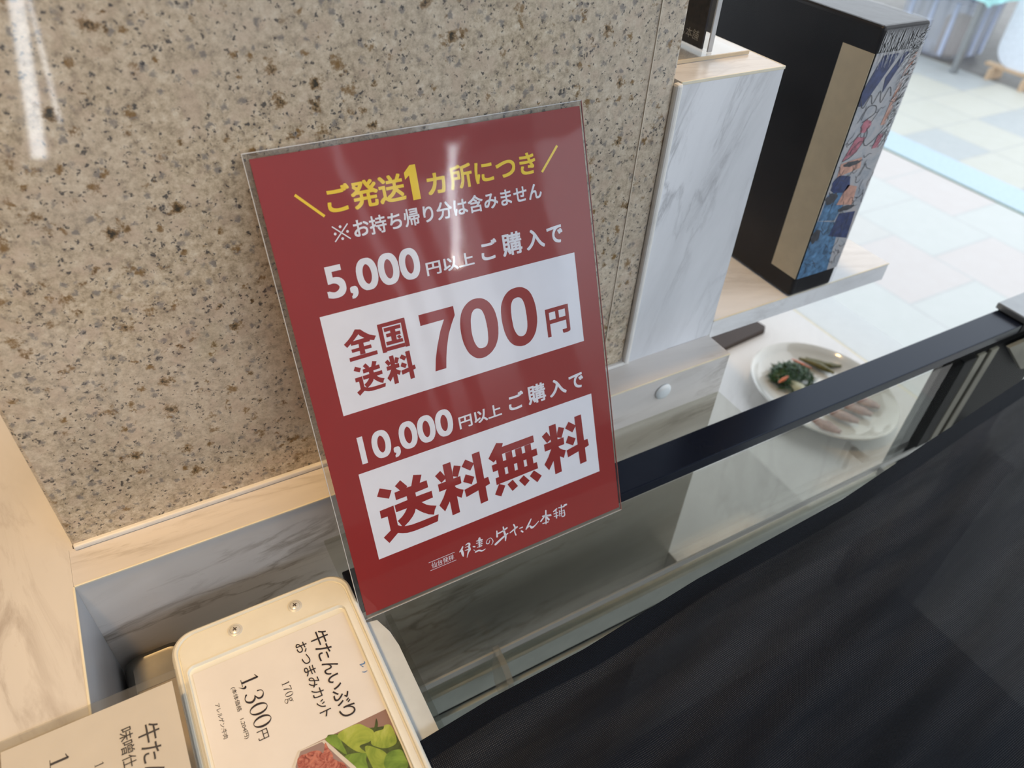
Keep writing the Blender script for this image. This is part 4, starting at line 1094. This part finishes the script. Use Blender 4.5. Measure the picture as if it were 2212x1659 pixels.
# a solid core under the loose shreds
n0 = len(bm.verts)
core = bmesh.ops.create_icosphere(bm, subdivisions=3, radius=1.0)
for q in core['verts']:
    c = q.co.copy(); nn = 1 + 0.22 * mnoise.noise(c * 2.2)
    q.co = P(gx + 3.1 * c.x * nn, gy + 0.8 + 2.3 * c.y * nn, gz + 0.2 + max(-0.1, 1.5 * c.z * nn))
o = link('shredded_greens', bm, M_GREEN, None, True)
tag(o, 'heap of dark green boiled leaves on the far left side of the oval plate', 'vegetables', kind='stuff')


def bar(name, p0, p1, wd, ht, mat, label, cat, group=None, bend=0.0, seg=10, seed=0):
    """an organic elongated morsel lying from p0 to p1"""
    bm = bmesh.new(); p0 = Vector(p0); p1 = Vector(p1); d = (p1 - p0); side = Vector((-d.y, d.x, 0)).normalized()
    rings = []
    rd = random.Random(seed)
    for i in range(seg + 1):
        s = i / seg; c = p0 + d * s + side * bend * math.sin(PI * s)
        kx = max(0.18, math.sin(PI * min(0.93, max(0.07, s)))) ** 0.5 * rd.uniform(0.86, 1.1)
        rings.append([bm.verts.new(P(*(c + side * (wd / 2 * kx * math.cos(q * PI / 6)) + Vector((0, 0, ht / 2 + ht / 2 * kx * math.sin(q * PI / 6)))))) for q in range(12)])
    for a, b in zip(rings, rings[1:]):
        for q in range(12): bm.faces.new((a[q], a[(q + 1) % 12], b[(q + 1) % 12], b[q]))
    bm.faces.new(rings[0][::-1]); bm.faces.new(rings[-1])
    bmesh.ops.recalc_face_normals(bm, faces=bm.faces)
    o = link(name, bm, mat, None, True); return tag(o, label, cat, group)


M_CARROT = plain('carrot', (0.60, 0.17, 0.08), 0.4)
M_PICKLE = mottled('pickled_stem', [(0.3, (0.05, 0.05, 0.012)), (0.7, (0.16, 0.14, 0.035))], 200, 1.0, 0.3)
M_MEAT = mottled('sliced_meat', [(0.3, (0.16, 0.08, 0.06)), (0.55, (0.34, 0.19, 0.15)), (0.75, (0.46, 0.32, 0.27))], 120, 1.4, 0.35)
bar('carrot_strip', (85.9, 56.2, gz + 1.9), (87.9, 53.6, gz + 1.2), 0.5, 0.35, M_CARROT, 'long orange carrot strip lying across the top of the greens', 'carrot', seed=1)
bar('carrot_strip', (80.9, 53.6, gz + 0.9), (82.5, 53.5, gz + 1.6), 0.6, 0.4, M_CARROT, 'short orange carrot piece on the near left of the greens', 'carrot', seed=2)
bar('pickled_vegetable', (90.0, 56.6, pz + 0.9), (93.9, 52.6, pz + 0.8), 1.1, 0.8, M_PICKLE, 'longer olive green pickled vegetable beside the greens', 'pickle', bend=-0.5, seed=3)
bar('pickled_vegetable', (88.9, 57.0, pz + 0.9), (91.4, 51.8, pz + 0.8), 1.3, 0.9, M_PICKLE, 'olive green pickled vegetable lying closest to the greens', 'pickle', bend=0.3, seed=4)
bar('pickled_radish', (83.2, 53.4, pz + 0.75), (83.6, 49.6, pz + 0.7), 1.9, 1.2, plain('pale_radish', (0.42, 0.43, 0.30), 0.4), 'pale slice of vegetable in front of the greens, against the black rail', 'pickle', seed=5)
for kx, (x0, y0, x1, y1) in enumerate(((80.3, 45.8, 81.6, 41.6), (83.9, 46.2, 85.8, 42.0), (87.0, 46.4, 88.9, 42.2), (89.9, 46.4, 91.3, 42.8))):
    bar('meat_slice', (x0, y0, pz + 0.62), (x1, y1, pz + 0.95), 2.2, 0.8, M_MEAT,
        ('leftmost pinkish brown meat slice on the plate, seen through the glass', 'second pinkish brown meat slice from the left, seen through the glass',
         'third pinkish brown meat slice from the left, seen through the glass', 'rightmost pinkish brown meat slice on the plate, seen through the glass')[kx], 'meat', 'meat slices on the oval plate', seed=10 + kx)

# dark lacquered tray behind the pier
bm = bmesh.new()
prism(bm, [(72, 64.2), (80.5, 64.9), (90.0, 65.7), (90.9, 66.5), (90.4, 69.5), (84, 70), (72, 70)], -73.98, -73.1, 0.25)
o = link('lacquer_tray', bm, plain('dark_lacquer', (0.035, 0.016, 0.008), 0.15, 0, 0.22), None)
tag(o, 'glossy dark brown lacquered tray lying on the lower counter under the marble shelf', 'tray')

# ---------------------------------------------------------------- street
r = root('drain_cover', 382, 180, -155, 'pale blue metal strip set across the street paving', 'drain')
BX('drain_strip', (370.5, 393.5, -200, 900, -155.2, -154.6), plain('pale_blue_steel', (0.40, 0.50, 0.56), 0.5), r, 0.1)
BX('strip_edge', (369.2, 370.5, -200, 900, -155.1, -154.7), plain('dark_green_edge', (0.10, 0.16, 0.11), 0.5), r, 0.0)

M_CRATE = glass_mat('milky_blue_plastic', (0.72, 0.78, 0.94), 0.2, 0, 30, 1.45, 1.0, 0.45)
r = root('storage_crate', 555, 345, -155, 'translucent bluish plastic storage crate on the street under the cyan table cover', 'crate')
bm = bmesh.new()
L = []
for ins, z, rr in ((3, -154.8, 5), (0, -150, 5), (-1, -118, 5), (-3, -117, 6), (-3, -115, 6), (-1.5, -115, 5)):
    L.append([bm.verts.new(P(x, y, z)) for x, y in rrect(540 + ins, 582 - ins, 322 + ins, 372 - ins, rr, 6)])
for a, b in zip(L, L[1:]):
    for i in range(len(a)): bm.faces.new((a[i], a[(i + 1) % len(a)], b[(i + 1) % len(a)], b[i]))
bm.faces.new(L[0][::-1])
link('crate_body', bm, M_CRATE, r, True)
bm = bmesh.new()
for x in (539.2, 582.2):
    for y in (330, 347, 364): box(bm, x - 0.6, x + 0.6, y - 1.5, y + 1.5, -152, -118, 0.3)
for x in (549, 561, 573):
    for y in (321.3, 372.3): box(bm, x - 1.5, x + 1.5, y - 0.6, y + 0.6, -152, -118, 0.3)
link('crate_ribs', bm, plain('crate_rib_plastic', (0.50, 0.56, 0.72), 0.4), r)
o = BX('paper_bag', (546, 562, 328, 340, -154, -128), plain('red_brown_packet', (0.34, 0.13, 0.08), 0.6), None, 1.5)
tag(o, 'red brown paper packet inside the translucent storage crate', 'packet')

r = root('folding_table', 575, 345, -155, 'street table under a pale cyan cloth, above the storage crate', 'table')
for x in (525, 650):
    for y in (306, 430): BX('leg', (x - 2, x + 2, y - 2, y + 2, -155, -98), M_PLATEM, r, 0.4)
BX('tabletop', (520, 655, 300, 436, -98, -95), M_WPAN, r, 0.5)
bm = bmesh.new()
N = 40; gv = []
cyan = plain('cyan_cloth', (0.42, 0.78, 0.78), 0.5, var=0.25, scale=10)
for i in range(N + 1):
    row = []
    for j in range(N + 1):
        u = -1.13 + 2.26 * i / N; v = -1.13 + 2.26 * j / N
        cx_, cy_ = max(-1, min(1, u)), max(-1, min(1, v))
        drop = max(abs(u) - 1, 0) * 67 + max(abs(v) - 1, 0) * 68
        x = 587.5 + cx_ * 69 + math.copysign(min(1, drop) * 0.8, u) * (abs(u) > 1); y = 368 + cy_ * 70 + math.copysign(min(1, drop) * 0.8, v) * (abs(v) > 1)
        wz = mnoise.noise(Vector((x * 0.06, y * 0.06, 0))) * 1.2
        row.append(bm.verts.new(P(x + wz * (drop > 0), y + wz * (drop > 0), -93.6 - drop * 1.8 + wz * 0.6 + (abs(u) > 0.98 or abs(v) > 0.98) * 0.0)))
    gv.append(row)
for i in range(N):
    for j in range(N): bm.faces.new((gv[i][j], gv[i + 1][j], gv[i + 1][j + 1], gv[i][j + 1]))
o = link('table_cloth', bm, cyan, None, True)
tag(o, 'pale cyan cloth covering the street table', 'tablecloth')

r = root('cutout_board', 548, 288, -155, 'white rounded cut-out board on a low wooden stand out on the street', 'board')
bm = bmesh.new()
pts = rrect(-17, 17, -24, 24, 13, 10)
a = [bm.verts.new(P(541 + 0.0, 276 + u, -122 + v)) for u, v in pts]; b = [bm.verts.new(P(543, 276 + u, -122 + v)) for u, v in pts]
bm.faces.new(a); bm.faces.new(b[::-1])
for i in range(len(a)): bm.faces.new((a[i], b[i], b[(i + 1) % len(a)], a[(i + 1) % len(a)]))
bmesh.ops.recalc_face_normals(bm, faces=bm.faces)
link('board_panel', bm, plain('white_board', (0.74, 0.80, 0.88), 0.4), r)
M_WOOD = plain('pale_wood', (0.58, 0.42, 0.28), 0.5)
BX('stand_rail', (539.5, 544.5, 256, 296, -148, -146), M_WOOD, r, 0.2)
for y in (264, 288): BX('stand_foot', (534, 550, y - 1, y + 1, -155, -148), M_WOOD, r, 0.1)
